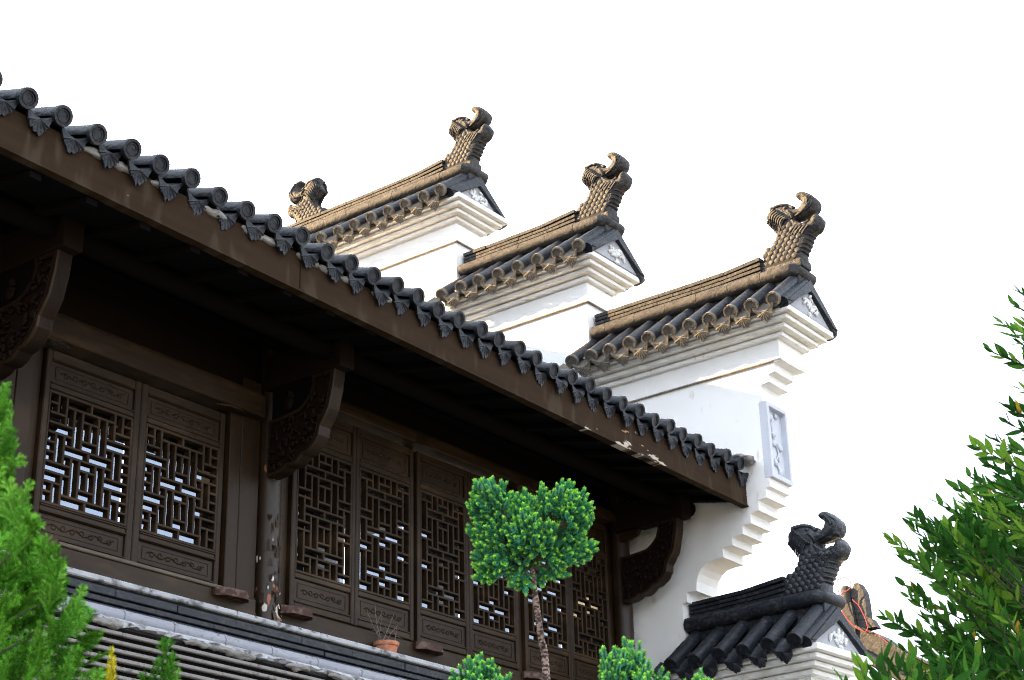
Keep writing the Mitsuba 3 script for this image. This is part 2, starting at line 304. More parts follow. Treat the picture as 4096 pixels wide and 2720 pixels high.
# ---------------------------------------------------------------- a small gabled roof over a wall that runs along y (walls at x 10 to 10.335)
XW0, XW1, XC = 10.0, 10.335, 10.16
AL = math.radians(38); SX = 9.75
RT = [shared(round_tile(.40, seed=s, joints=j, plate=False), 'tile', 35) for s, j in ((0, (.21,)), (1, (.17,)), (2, (.24,)))]
RP = shared(round_tile(.1, joints=(), only_plate=True), 'sunlit_tile', 35)
DT = [shared(drip_tile(w=.15, h=.072, seed=s, tilt=.05), 'sunlit_tile', 35) for s in (0, 1, 2)]
def petals(n, w, h, seed, depth=.02, s=1.0):
    """a carved spray of leaves and petals in local x (wide), z (high), standing proud along -y"""
    q = np.random.default_rng(seed); ms = []
    for k in range(n):
        c = np.array([q.uniform(-w, w), -depth * .4 * q.random(), q.uniform(-h, h)]); a = q.uniform(0, 2 * PI)
        R = np.array([[math.cos(a), 0, math.sin(a)], [0, 1, 0], [-math.sin(a), 0, math.cos(a)]])
        ms.append(blob(c, np.array([.032, depth, .014]) * s * q.uniform(.7, 1.3), R))
    return ms
def cap_roof(parent, d0, zd, n, sp, yb, yw, label, seed, right=3, dark=False):
    """d0: y of the first tile end, zd: its height, n tiles, yb: where ridge and cornice end at the back, yw: front face of the wall"""
    mr = 'tile' if dark else 'ridge'; dk = (lambda s: {**s, 'bsdf': {'type': 'ref', 'id': 'tile'}}) if dark else (lambda s: s)  # dark puts the shade on the courtyard wall into the tile colours
    q = np.random.default_rng(seed); roof = nm(f'{parent}__roof'); labels[roof] = {'label': label}
    zt = zd - .19
    for k, p in enumerate((.05, .10, .145, .182)):                   # the stepped white cornice
        put(f'{parent}__cornice_band', cbox(XW0 - p, XW1 + p - .03, yw - p, yb, zt + .039 * k, zt + .039 * k + (.031 if k < 3 else .043), .003), 'cornice')
    put(f'{parent}__cornice_core', box(XW0 - .012, XW1 + .012, yw - .012, yb, zt + .002, zd - .03), 'weathered')  # dirty plaster tone, which also darkens the gaps between the bands
    apex = zd + .262; xl, xr = 9.79, 10.53
    put(f'{roof}__roof_bed', extr([(xl, zd - .045), (XC, apex - .06), (xr, zd - .045)], d0 - .03, yb, 'y'), 'tile')
    ca, sa = math.cos(AL), math.sin(AL)
    for i in range(n):
        y = d0 + i * sp + q.normal() * .004
        m = frame((SX, y, zd + q.normal() * .003), (0, 1, 0), (-ca, 0, -sa), (-sa, 0, ca)); k = put(f'{roof}__round_tile', RT[i % 3], None, to=m); put(f'{roof}__tile_end', dk(RP), None, to=m)
        m = frame((SX - .020, y + sp * .5, zd - .028), (0, 1, 0), (-ca, 0, -sa), (-sa, 0, ca)); put(f'{roof}__drip_tile', dk(DT[i % 3]), None, to=m)
        if i < right:
            m = frame((2 * XC - SX, y, zd), (0, -1, 0), (ca, 0, -sa), (sa, 0, ca)); put(f'{roof}__round_tile', RT[i % 3], None, to=m); put(f'{roof}__tile_end', RP, None, to=m)
            m = frame((2 * XC - SX - .012, y + sp * .5, zd), (0, -1, 0), (ca, 0, -sa), (sa, 0, ca)); put(f'{roof}__drip_tile', DT[i % 3], None, to=m)
    for s in (-1, 1):                                                # verge: the turned-down flank of the last tiles
        e = np.array([XC + s * .362, zd - .012]); a = np.array([XC, apex + .0]); t = unit(a - e); nrm = np.array([-t[1], t[0]]) * (1 if s > 0 else -1)
        nrm = nrm if nrm[1] < 0 else -nrm
        put(f'{roof}__verge_tile', extr([tuple(e), tuple(a), tuple(a + [0, -.085]), tuple(e + nrm * .03 + t * .05)], d0 - .098, d0 - .046, 'y'), 'tile')
        put(f'{roof}__verge_tile', tube([(e[0], d0 - .044, e[1] - .012), (a[0], d0 - .044, a[1] - .02)], .046, 12), 'tile', 40)
    # pediment with its carving, in a thin frame
    put(f'{roof}__pediment', extr([(9.84, zd - .02), (XC, apex - .06), (10.48, zd - .02)], d0 - .066, d0 - .03, 'y'), 'pedfield')
    car = petals(24, .10, .035, seed, .014, .75) + petals(8, .03, .085, seed + 1, .014, .75)
    put(f'{roof}__pediment_carving', xf(cat(car), frame((XC, d0 - .070, zd + .065), (1, 0, 0), (0, 1, 0), (0, 0, 1))), 'whitestone', True)
    # ridge: rounded roll tiles below, four thin courses above
    zr, y0 = zd + .322, d0 - .05
    ys = list(np.arange(y0, yb, .27)) ; ys = [y for y in ys if yb - y > .1] + [yb]
    for k in range(len(ys) - 1):
        a, b = ys[k], ys[k + 1] - .004; r = .053 + .0012 * (k % 2)
        pts = [(x, y, zr + r * math.sin(t)) if False else (x + (r * math.cos(t)) * sgn, y, zr + r * math.sin(t)) for x, sgn in ((10.045, -1), (10.29, 1)) for y in (a + (.03 if k == 0 else 0), b) for t in np.linspace(-PI / 2, PI / 2, 9)]
        if k == 0: pts += [(x, y0 - .035 + .06 * (1 - math.cos(t)) , zr + r * math.sin(t)) for x in (10.05, 10.285) for t in np.linspace(-PI / 2, PI / 2, 9)]
        put(f'{roof}__ridge_roll', rough(hull(pts).subdivide(), .002, 30, seed + k), mr, 50)
    put(f'{roof}__ridge_base', cbox(XC - .105, XC + .105, d0 - .06, yb, zd + .12, zr - .02, .006), mr)
    yc = d0 + .25
    put(f'{roof}__ridge_core', box(10.088, 10.247, d0 - .02, yb, zr + .03, zr + .158), 'dark')
    for l in range(4):
        z = zr + .056 + l * .0285; y = yc - .004
        while y < yb - .03:
            e = min(y + q.uniform(.2, .34), yb); w = q.normal() * .0018
            up = .030 * max(0, 1 - (y - yc) / .45) ** 2 * (l + 1) / 4; up2 = .030 * max(0, 1 - (e - yc) / .45) ** 2 * (l + 1) / 4
            t = .0215 + (.004 if l == 3 else 0); xx = (10.07 + w - (.006 if l == 3 else 0), 10.265 + (.006 if l == 3 else 0))
            put(f'{roof}__ridge_tile', hull([(x, yy, z + u + dz) for x in xx for yy, u in ((y, up), (e - .004, up2)) for dz in (0, t)]), mr)
            y = e
    return roof

# ---------------------------------------------------------------- the white stepped gable wall at the far end of the hall
gw = thing('gable_wall', 'tall white stepped gable wall with three tiled crests rising behind the dark timber hall', 'wall')
pg = [(10.4,-1.6),(10.4,6.70),(8.035,6.70),(8.035,5.75),(6.75,5.75),(6.75,4.80),(5.145,4.80),(5.138,4.652),(5.201,4.641),(5.2,4.578),(5.251,4.57),(5.251,4.513),(5.317,4.506),(5.317,4.385),(5.34,4.385),(5.34,3.83),(5.313,3.82),(5.314,3.758),(5.348,3.753),(5.348,3.686),(5.414,3.68),(5.415,3.606),(5.484,3.598),(5.484,3.53),(5.551,3.528),(5.553,3.468),(5.640,3.464),(5.640,3.406),(5.721,3.402),(5.721,3.336)]
pg += [(5.95 - .215 * math.cos(t) * 1.0 + 0, 3.142 + .19 * math.sin(t)) for t in []] + [(5.80,3.333),(5.85,3.325),(5.895,3.297),(5.925,3.26),(5.945,3.21),(5.953,3.142),(6.031,3.145),(6.031,3.077),(6.075,3.073),(6.075,-1.6)]
put(f'{gw}__plaster_wall', extr(Polygon(pg, [[(7.03, 2.7), (8.28, 2.7), (8.28, 3.78), (7.03, 3.78)], [(8.36, 2.7), (9.55, 2.7), (9.55, 4.28), (8.36, 4.28)]]), XW0, 10.275), 'plaster')   # two unseen openings, added to let sky show behind the lattice
for ya, zs, yb in ((8.035, 6.520, 10.4), (6.75, 5.577, 8.034), (5.138, 4.656, 6.749)):   # string course: the wall above it stands a little proud
    put(f'{gw}__string_course', cbox(XW0 - .016, XW1 + .016, ya - .018 if ya > 6 else ya + .0, yb, zs, zs + (.158 if ya > 6 else .148), .004), 'plaster')
cap_roof(gw, 7.988, 6.885, 12, .192, 10.25, 8.035, 'hindmost and highest tiled crest of the white gable wall, with a dragon at each end', 21)
cap_roof(gw, 6.634, 5.932, 8, .1925, 8.02, 6.75, 'middle tiled crest of the white gable wall', 31)
cap_roof(gw, 5.030, 4.994, 11, .1705, 6.735, 5.138, 'front and lowest tiled crest of the white gable wall', 41)
dragon(gw, 7.982, 6.885, .04, label='grey dragon head finial at the front end of the hindmost crest')
dragon(gw, 6.612, 5.932, .035, label='grey dragon head finial on the middle crest')
dragon(gw, 5.000, 4.994, .05, label='grey dragon head finial at the end of the front crest, mouth open to the sky')
dragon(gw, 9.93, 6.885, .045, flip=True, label='grey dragon head finial at the back end of the hindmost crest, facing away')
for ya, zs, yb in ((8.035, 6.520, 10.4), (6.75, 5.577, 8.03), (5.20, 4.656, 6.745)):  # thin strip added as the brown grime line under each string course
    put(f'{gw}__grime_strip', cbox(XW0 - .020, XW0 + .05, ya - .022 if ya > 6 else ya, yb, zs - .009, zs - .0005, .002), 'weathered')
    if ya > 6: put(f'{gw}__grime_strip', cbox(XW0 + .051, XW1 + .02, ya - .022, ya + .05, zs - .009, zs - .0005, .002), 'weathered')
# the carved panel on the front edge of the gable wall
fr = extr(Polygon([(10.0 - .004, 3.822), (10.285, 3.822), (10.285, 4.376), (10.0 - .004, 4.376)], [[(10.03, 3.855), (10.03, 4.35), (10.258, 4.35), (10.258, 3.855)]]), 5.284, 5.345, 'y')
cp = put(f'{gw}__carved_panel', fr, 'relief', label='grey panel carved with flowers in a raised frame')
put(f'{cp}__panel_bed', box(10.02, 10.27, 5.325, 5.338, 3.85, 4.35), 'relief')
q = np.random.default_rng(4); fl = []
stem = bez([(10.13, 5.318, 4.30), (10.10, 5.316, 4.22), (10.13, 5.316, 4.12), (10.17, 5.316, 4.04), (10.13, 5.316, 3.97), (10.17, 5.316, 3.90)], 20)
fl.append(tube(stem, .006, 5))
for c, sz in (((10.09, 4.27), 1.0), ((10.12, 4.185), .8), ((10.11, 4.08), 1.0), ((10.18, 4.07), 1.1), ((10.12, 3.98), 1.0), ((10.17, 3.92), 1.1), ((10.19, 4.0), .8), ((10.16, 4.31), .7)):
    a0 = q.uniform(0, 2 * PI)
    for k in range(5):
        a = a0 + (k - 2) * .45; R = np.array([[math.cos(a), 0, math.sin(a)], [0, 1, 0], [-math.sin(a), 0, math.cos(a)]])
        fl.append(blob((c[0] + .022 * sz * math.sin(a), 5.315, c[1] + .022 * sz * math.cos(a)), np.array([.010, .012, .026]) * sz, R))
put(f'{cp}__flower_carving', rough(cat(fl), .002, 50, 2), 'relief', True)
# ---------------------------------------------------------------- the lower courtyard wall that carries on towards the viewer
cw = thing('courtyard_wall', 'lower white courtyard wall with a shaded tiled crest, joined to the foot of the gable wall', 'wall')
put(f'{cw}__plaster_wall', box(XW0, XW1, 5.10, 6.2, -1.6, 2.42), 'plaster')
cap_roof(cw, 5.040, 2.60, 6, .194, 6.07, 5.10, 'shaded tiled crest of the lower courtyard wall', 51, dark=True)
dragon(cw, 5.040, 2.60, .0, label='shaded dragon head finial on the courtyard wall crest', dark=True)
th = -math.radians(4.2); rz = np.array([[math.cos(th), -math.sin(th), 0], [math.sin(th), math.cos(th), 0], [0, 0, 1]]); piv = np.array([10.02, 6.07, 0])   # this wall runs slightly askew
RM = np.eye(4); RM[:3, :3] = rz; RM[:3, 3] = piv - rz @ piv
for k in [k for k in scene if k.startswith(cw + '__')]: scene[k]['to_world'] = T4((RM @ (np.array(T4(scene[k]['to_world']).matrix, float) if 'to_world' in scene[k] else np.eye(4))).tolist())
# ---------------------------------------------------------------- the timber hall
hall = thing('timber_hall', 'dark timber hall with lattice windows under a deep tiled eave', 'building')
X0, X1 = -4.0, 9.995
rf = nm(f'{hall}__roof'); labels[rf] = {'label': 'grey tiled roof of the timber hall, seen along its eave'}
def ez(x): return -.0105 * (x - 6.9)                                  # the eave sinks very slightly to the right
prof = [(5.505, 3.895), (6.17, 4.30), (7.5, 5.12), (9.0, 6.0), (9.8, 5.55), (9.8, 5.4), (9.0, 5.85), (7.5, 4.9), (6.5, 4.10), (6.17, 3.93), (5.505, 3.83)]
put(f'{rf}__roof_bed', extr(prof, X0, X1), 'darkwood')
put(f'{rf}__rear_sun_block', extr([(9.805, 5.54), (12.6, 4.2), (12.6, 4.05), (9.805, 5.40)], X0, 8.15), 'darkwood')  # unseen slope, added to keep the sun off the back of the windows
put(f'{rf}__ridge', cbox(X0, X1, 8.9, 9.1, 5.98, 6.12, .02), 'tile')
AE = math.radians(19); ca, sa = math.cos(AE), math.sin(AE)
ET = [shared(round_tile(.34, r=.041, seed=5 + s, joints=(.2,), emblem=False), 'tile', 35) for s in range(3)]
ED = [shared(drip_tile(w=.145, h=.068, seed=9 + s, tilt=.2), 'tile', 35) for s in range(4)]
q = np.random.default_rng(8); n = 36
for i in range(n):
    x = 3.848 + (i - 2) * .1866 if i <= 12 else 5.714 + (i - 12) * .1787
    m = frame((x, 5.45 + q.normal() * .008, 3.940 + ez(x) + q.normal() * .005), unit((-1, q.normal() * .03, 0)), (0, -ca, -sa), (0, -sa, ca))
    put(f'{rf}__round_tile', ET[i % 3], None, to=m)
    m = frame((x + .091 + q.normal() * .006, 5.458 + q.normal() * .006, 3.930 + ez(x) + q.normal() * .005), unit((-1, 0, q.normal() * .05)), (0, -ca, -sa), (0, -sa, ca))
    put(f'{rf}__drip_tile', ED[q.integers(4)], None, to=m)
v, f = [], []                                                         # roof rows behind the first tiles, as one sheet of ribs
for i in range(-2, 36): v.append(arc_sheet(.042, 0, PI, .3, 3.9, .014, 6).apply_transform(frame((3.675 + i * .1857, 5.45, 3.93), (1, 0, 0), (0, math.cos(.527), math.sin(.527)), (0, -math.sin(.527), math.cos(.527)))))
v = [a for a in v if a.bounds[1, 0] < 9.99]
put(f'{rf}__upper_tile_rows', cat(v), 'tile', 40, kind='stuff')
ml = []                                                               # mortar oozing out below the drip tiles
for x in np.arange(4.25, 6.5, .19):
    if q.random() < .75: ml.append(rough(blob((x + q.normal() * .03, 5.49, 3.868 + ez(x)), (.085, .02, .022)).subdivide(), .014, 30, int(x * 10)))
ml.append(rough(blob((9.90, 5.45, 3.955), (.12, .07, .03)).subdivide().subdivide(), .02, 25, 3))
for m in ml: put(f'{rf}__mortar_lump', m, 'slab', True)
for xa, xb in ((X0, 5.58), (5.588, 9.06), (9.062, 9.985)):          # the eave board in three lengths
    pts = [(x, y, z + ez(x)) for x in (xa, xb) for y, z in ((5.492, 3.687), (5.492, 3.885), (5.53, 3.885), (5.53, 3.687))]
    put(f'{hall}__eave_board', hull(pts), 'fascia')
put(f'{hall}__eave_bead', hull([(x, y, z + ez(x)) for x in (X0, 9.985) for y, z in ((5.482, 3.674), (5.482, 3.6855), (5.535, 3.6855), (5.535, 3.674))]), 'fascia')
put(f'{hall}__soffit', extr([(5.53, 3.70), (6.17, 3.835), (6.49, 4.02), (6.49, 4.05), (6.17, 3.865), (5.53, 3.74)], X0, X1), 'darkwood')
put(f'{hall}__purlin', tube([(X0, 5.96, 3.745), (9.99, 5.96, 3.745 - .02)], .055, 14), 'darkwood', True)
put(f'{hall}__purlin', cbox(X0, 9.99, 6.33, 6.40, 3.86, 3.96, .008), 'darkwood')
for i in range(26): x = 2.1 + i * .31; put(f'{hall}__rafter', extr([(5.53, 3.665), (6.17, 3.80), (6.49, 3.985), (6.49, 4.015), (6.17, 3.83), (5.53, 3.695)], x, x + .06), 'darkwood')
# walls of the room behind, dark inside; the opening at the back is added to show sky
put(f'{hall}__room_wall', cat([box(X0, 7.0, 9.6, 9.7, -1.6, 5.5), box(7.0, 8.82, 9.6, 9.7, -1.6, 3.0), box(7.0, 8.82, 9.6, 9.7, 4.58, 5.5), box(8.82, 9.99, 9.6, 9.7, -1.6, 5.5), box(X0 - .1, X0, 5.6 + .95, 9.7, -1.6, 4.6), box(X0, 9.99, 6.6, 9.6, 2.2, 2.3)]), 'dark')
put(f'{hall}__lower_wall', box(X0, 9.995, 6.50, 6.60, -1.6, 2.33), 'plaster')
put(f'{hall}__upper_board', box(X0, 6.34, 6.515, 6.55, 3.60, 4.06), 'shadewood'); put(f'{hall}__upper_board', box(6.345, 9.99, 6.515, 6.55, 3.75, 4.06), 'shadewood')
put(f'{hall}__lintel', cbox(4.55, 6.27, 6.40, 6.56, 3.445, 3.572, .006), 'woodx', label='worn brown lintel over the first pair of windows')
put(f'{hall}__lintel', cbox(4.55, 6.27, 6.43, 6.56, 3.572, 3.60, .006), 'woodx')
put(f'{hall}__lintel', cbox(6.43, 9.74, 6.42, 6.56, 3.672, 3.74, .006), 'woodx'); put(f'{hall}__lintel', cbox(6.43, 9.74, 6.44, 6.56, 3.74, 3.762, .006), 'woodx')
put(f'{hall}__sill', cbox(X0, 6.27, 6.42, 6.58, 2.16, 2.425, .008), 'woodx'); put(f'{hall}__sill', cbox(6.43, 9.74, 6.42, 6.58, 2.16, 2.425, .008), 'woodx')
put(f'{hall}__sill_strip', cbox(4.62, 6.03, 6.416, 6.485, 2.4255, 2.444, .004), 'dusty')
for x in (4.50, 6.385, 9.86):
    put(f'{hall}__column', trimesh.creation.cylinder(radius=.068, segment=[(x, 6.47, 2.0), (x, 6.47, 4.05)], sections=40), 'column', 40, label='round timber column with peeling brown paint beside the first pair of windows' if 6 < x < 7 else None)
for xa, xb in ((-4.0, 3.7), (3.71, 4.37), (4.565, 4.668), (4.671, 4.772), (6.075, 6.158), (6.161, 6.30), (6.43, 6.492)):
    put(f'{hall}__wall_plank', cbox(xa, xb, 6.466, 6.545, 2.425, 3.445 if xb < 6.3 else 3.672, .004), 'wood')
for xa, xb, za in ((4.770, 4.853, 3.445), (6.057, 6.077, 3.445), (6.490, 6.587, 3.672), (7.630, 7.666, 3.672), (8.666, 8.737, 3.672), (9.733, 9.995, 3.95)):
    put(f'{hall}__window_post', cbox(xa, xb, 6.520, 6.575, 2.40, za, .004), 'wood')
# flakes of paint standing off the middle column
fk, q = [], np.random.default_rng(14)
for k in range(34):
    a = -PI / 2 + q.normal() * .55; z = 2.36 + .55 * q.random() ** 1.7; o = np.array([6.385 + .069 * math.cos(a), 6.47 + .069 * math.sin(a), z]); w, h = q.uniform(.006, .016), q.uniform(.02, .07)
    t = np.array([-math.sin(a), math.cos(a), 0]); nn = np.array([math.cos(a), math.sin(a), 0]); b = o + np.array([0, 0, h * q.choice([-1, 1])]) + nn * q.uniform(.004, .022)
    fk.append(hull([o - t * w, o + t * w, b + t * w * .6, b - t * w * .6, o - t * w + nn * .002, b + nn * .002]))
put(f'{hall}__paint_flakes', cat(fk), 'column', kind='stuff')

# ---- sashes: lattice patterns of the two kinds of window
LA = [(0,10,0,1),(0,9,0,2),(0,8,0,3),(0,7,0,3),(0,6,0,1),(0,5,0,1),(0,4,0,3),(0,3,0,3),(0,2,0,2),(0,1,0,1),(0,10,2,8),(0,9,4,6),(0,7,4,6),(0,6,2,8),(0,5,2,8),(0,4,4,6),(0,2,4,6),(0,1,2,8),(0,9,8,10),(0,8,7,10),(0,7,7,10),(0,6,9,10),(0,5,9,10),(0,4,7,10),(0,3,7,10),(0,2,8,10),(0,1,9,10),(0,10,9,10),(1,1,9,11),(1,2,8,11),(1,3,6,10),(1,4,6,10),(1,5,10,11),(1,5,7,9),(1,6,6,10),(1,7,6,10),(1,8,8,11),(1,9,9,11),(1,1,4,7),(1,2,4,7),(1,3,1,5),(1,4,1,5),(1,5,5,6),(1,5,2,4),(1,6,1,5),(1,7,1,5),(1,8,4,7),(1,9,4,7),(1,2,0,3),(1,1,0,2),(1,5,0,1),(1,8,0,3),(1,9,0,2)]   # (0 = lying, 1 = standing), line, from, to, on a grid of 10 x 11
LB = [(0,14,0,2),(0,13,1,7),(0,12,1,7),(0,14,3,5),(0,14,6,8),(0,11,3,5),(0,10,0,2),(0,9,0,2),(0,9,3,5),(0,10,6,8),(0,9,6,8),(0,8,1,7),(0,7,1,7),(0,6,0,2),(0,5,0,2),(0,6,3,5),(0,6,6,8),(0,5,6,8),(0,4,3,5),(0,3,1,7),(0,2,1,7),(0,1,0,2),(0,1,3,5),(0,1,6,8),(1,1,10,14),(1,1,6,9),(1,1,1,5),(1,2,13,15),(1,2,8,12),(1,2,3,7),(1,2,0,2),(1,3,13,15),(1,3,8,12),(1,3,3,7),(1,3,0,2),(1,4,12,13),(1,4,14,15),(1,4,9,11),(1,4,7,8),(1,4,4,6),(1,4,2,3),(1,4,0,1),(1,5,13,15),(1,5,8,12),(1,5,3,7),(1,5,0,2),(1,6,13,15),(1,6,8,12),(1,6,3,7),(1,6,0,2),(1,7,10,14),(1,7,6,9),(1,7,1,5)]   # on a grid of 8 x 15
def scroll(x0, x1, zc, amp, y, seed):
    q = np.random.default_rng(seed); x = np.linspace(x0, x1, 40); w = 2 * PI * 3.2 / (x1 - x0)
    ms = [tube(np.stack([x, np.full(40, y), zc + amp * .55 * np.sin(w * (x - x0)) + amp * .15 * q.normal(size=40).cumsum() * .1], 1), .0035, 4)]
    for k in range(7):
        xx = x0 + (x1 - x0) * (k + .6) / 7.2; s = 1 if k % 2 else -1; t = np.linspace(0, 4.2, 10)
        ms.append(tube(np.stack([xx + .018 * np.cos(t) * (1 - t / 7), np.full(10, y), zc + s * .018 * np.sin(t) * (1 - t / 7)], 1), .0032, 4))
        ms.append(blob((xx + .014, y, zc - s * amp * .4), (.010, .004, .006)))
    return cat(ms)
def sash(x0, x1, z0, z1, l0, l1, lx0, lx1, up, lo, pat, grid, seed, label):
    k = nm(f'{hall}__window'); labels[k] = {'label': label}; ya, yb = 6.488, 6.548
    for a, b in ((x0, lx0 - .012), (lx1 + .012, x1)): put(f'{k}__stile', cbox(a + .001, b, ya, yb, z0, z1, .005), 'wood')
    for a, b in ((z0, lo[0]), (lo[1], l0 - .012), (l1 + .012, up[0]), (up[1], z1)):
        put(f'{k}__rail', cat([cbox(lx0 - .012, lx1 + .012, ya + .002, yb, a, b, .005)]), 'woodx')
        if b - a > .035: put(f'{k}__moulding', cat([cbox(lx0 - .012, lx1 + .012, ya - .006, ya + .004, z, z + .008, .002) for z in ((b - .012, a + .003) if b < z1 else (a + .003,))]), 'woodx')
    for z, e, s in ((up[0], up[1], 0), (lo[0], lo[1], 1)):
        put(f'{k}__panel', cbox(lx0 - .012, lx1 + .012, ya + .014, yb - .02, z, e, .003), 'wood')
        put(f'{k}__panel_carving', cat([scroll(lx0 + .05, lx1 - .05, (z + e) / 2, .02, ya + .013, seed + s)] + [box(lx0 + .02, lx1 - .02, ya + .010, ya + .015, zz, zz + .004) for zz in (z + .02, e - .024)] + [box(xx, xx + .004, ya + .0105, ya + .0155, z + .024, e - .024) for xx in (lx0 + .02, lx1 - .024)]), 'wood')
    bars, C, Rr, w = [], grid[0], grid[1], .0072
    X = lambda i: lx0 + (lx1 - lx0) * i / C
    Zz = lambda j: l0 + (l1 - l0) * j / Rr
    for kind, c, a, b in pat:
        if kind == 0: bars.append(cbox(X(a), X(b), ya + .0, ya + .046, Zz(c) - w, Zz(c) + w, .003))
        else: bars.append(cbox(X(c) - w, X(c) + w, ya + .0015, ya + .0445, Zz(a), Zz(b), .003))
    bars += [cbox(lx0 - .013, lx1 + .013, ya + .001, ya + .046, z - .012, z + .004, .003) for z in (l0, l1 + .008)] + [cbox(x - .006, x + .006, ya + .001, ya + .046, l0, l1, .003) for x in (lx0 - .006, lx1 + .006)]
    put(f'{k}__lattice', cat(bars), 'woodx')
    pane = trimesh.Trimesh([(lx0, yb - .008, l0), (lx1, yb - .008, l0), (lx1, yb - .008, l1), (lx0, yb - .008, l1)], [(0, 1, 2), (0, 2, 3)]); put(f'{k}__pane', pane, 'glass')
upA, loA, upB, loB = (3.262, 3.372), (2.484, 2.592), (3.462, 3.606), (2.505, 2.632)
names = ['first lattice window from the left, beside the green conifer', 'second lattice window from the left, beside the peeling column', 'third lattice window from the left, partly behind the carved bracket', 'fourth lattice window from the left, above the clay flower pot',
         'fifth lattice window from the left, just left of the small fir crown', 'sixth lattice window from the left, mostly behind the fir crown', 'seventh lattice window from the left, crossed by the fir trunk', 'last lattice window on the right, in deep shade']
for i, (a, b, c, d) in enumerate(((4.852, 4.900, 5.408, 5.462), (5.464, 5.520, 6.012, 6.058))): sash(a, d, 2.447, 3.428, 2.648, 3.206, b, c, upA, loA, LA, (10, 11), 60 + i, names[i])
for i, (a, b, c, d) in enumerate(((6.585, 6.635, 7.068, 7.110), (7.112, 7.154, 7.587, 7.632), (7.664, 7.708, 8.118, 8.160), (8.162, 8.206, 8.622, 8.668), (8.735, 8.777, 9.200, 9.240), (9.242, 9.285, 9.692, 9.735))):
    sash(a, d, 2.452, 3.655, 2.676, 3.402, b, c, upB, loB, LB, (8, 15), 70 + 2 * i, names[2 + i])
for x, z in ((4.835, 3.455), (6.055, 3.46), (7.65, 3.69), (8.70, 3.69), (9.74, 3.69)):       # pivot blocks above and below the sashes
    pts = [(x + dx, 6.405 + .05 * t, z + dz) for dx, t, dz in ((-.115, .7, -.02), (-.115, .7, .02), (-.05, .0, -.026), (.03, .0, -.026), (-.05, .1, .03), (.03, .1, .03), (.125, .75, -.02), (.125, .75, .024), (-.1, 1, .02), (.12, 1, .02), (-.1, 1, -.02), (.12, 1, -.02))]
    put(f'{hall}__pivot_block', rough(hull(pts).subdivide(), .003, 20, int(x * 7)), 'wood', 40)
for x, z in ((4.83, 2.405), (6.065, 2.402), (6.545, 2.40), (7.655, 2.40), (8.70, 2.40)):
    pts = [(x + dx, 6.34 + dy, z + dz) for dx, dy, dz in ((-.11, .06, -.02), (-.11, .06, .024), (-.07, .01, -.022), (.07, .0, -.022), (-.06, .015, .022), (.06, .005, .022), (.12, .05, -.02), (.12, .05, .02), (-.1, .10, .024), (.11, .10, .024), (-.1, .10, -.02), (.11, .10, -.02))]
    put(f'{hall}__pivot_block', rough(hull(pts).subdivide(), .003, 20, int(x * 9)), 'rustwood', 40)
# ---- carved brackets under the eave: outline (y, z)
BR = [(5.922,3.603),(5.934,3.502),(5.962,3.388),(5.995,3.335),(6.022,3.298),(6.031,3.248),(6.063,3.204),(6.114,3.171),(6.154,3.162),(6.185,3.134),(6.225,3.12),(6.27,3.124),(6.295,3.107),(6.346,3.095),(6.41,3.093),(6.41,3.415),(6.325,3.417),(6.265,3.423),(6.185,3.433),(6.143,3.459),(6.101,3.502),(6.082,3.559),(6.09,3.605)]
BRF = [p for p in BR[:15]] + [(6.41, 3.605)]
for i, (xc, lab) in enumerate(((4.475, 'carved bracket at the left edge of the picture'), (6.345, 'carved bracket in the middle, between the two groups of windows'), (9.795, 'carved bracket seen against the white gable wall'))):
    k = nm(f'{hall}__bracket'); labels[k] = {'label': lab}; hw = .042; dz = .02 if i < 2 else 0
    P2 = Polygon([(a, b + dz) for a, b in BR])
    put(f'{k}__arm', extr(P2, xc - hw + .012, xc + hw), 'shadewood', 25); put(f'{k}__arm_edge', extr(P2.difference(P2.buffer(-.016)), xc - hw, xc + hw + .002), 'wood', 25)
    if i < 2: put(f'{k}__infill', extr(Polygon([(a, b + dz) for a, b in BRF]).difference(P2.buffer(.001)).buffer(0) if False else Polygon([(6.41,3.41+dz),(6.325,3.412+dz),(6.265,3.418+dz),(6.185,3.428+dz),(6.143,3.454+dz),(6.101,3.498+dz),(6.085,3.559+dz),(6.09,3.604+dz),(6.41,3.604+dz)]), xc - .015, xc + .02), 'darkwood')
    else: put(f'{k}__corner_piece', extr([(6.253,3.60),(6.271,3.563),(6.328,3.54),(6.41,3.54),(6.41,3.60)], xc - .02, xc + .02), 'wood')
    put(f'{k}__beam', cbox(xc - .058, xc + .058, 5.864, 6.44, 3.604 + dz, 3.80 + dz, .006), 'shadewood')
    q = np.random.default_rng(90 + i); car = []; inner = P2.buffer(-.022)
    while len(car) < 95:
        y, z = q.uniform(5.95, 6.40), q.uniform(3.1 + dz, 3.6 + dz)
        if not inner.contains(Point(y, z)): continue
        a = q.uniform(0, 2 * PI); R = np.array([[1, 0, 0], [0, math.cos(a), -math.sin(a)], [0, math.sin(a), math.cos(a)]])
        car.append(blob((xc - hw, y, z), np.array([.014, q.uniform(.012, .026), .007]), R))
    edge = np.array(inner.exterior.coords); car.append(tube(np.c_[np.full(len(edge), xc - hw - .002), edge], .005, 5))
    if i < 2:
        for z, r in ((3.53, .02), (3.555, .024)): car.append(blob((xc - .03, 6.25, z + dz - .03), (.02, r, .012)))
        car += [blob((xc - .03, 6.26, 3.545 + dz), (.018, .02, .02)), blob((xc - .03, 6.27, 3.49 + dz), (.016, .035, .04))]
    put(f'{k}__carving', cat(car), 'shadewood', True)
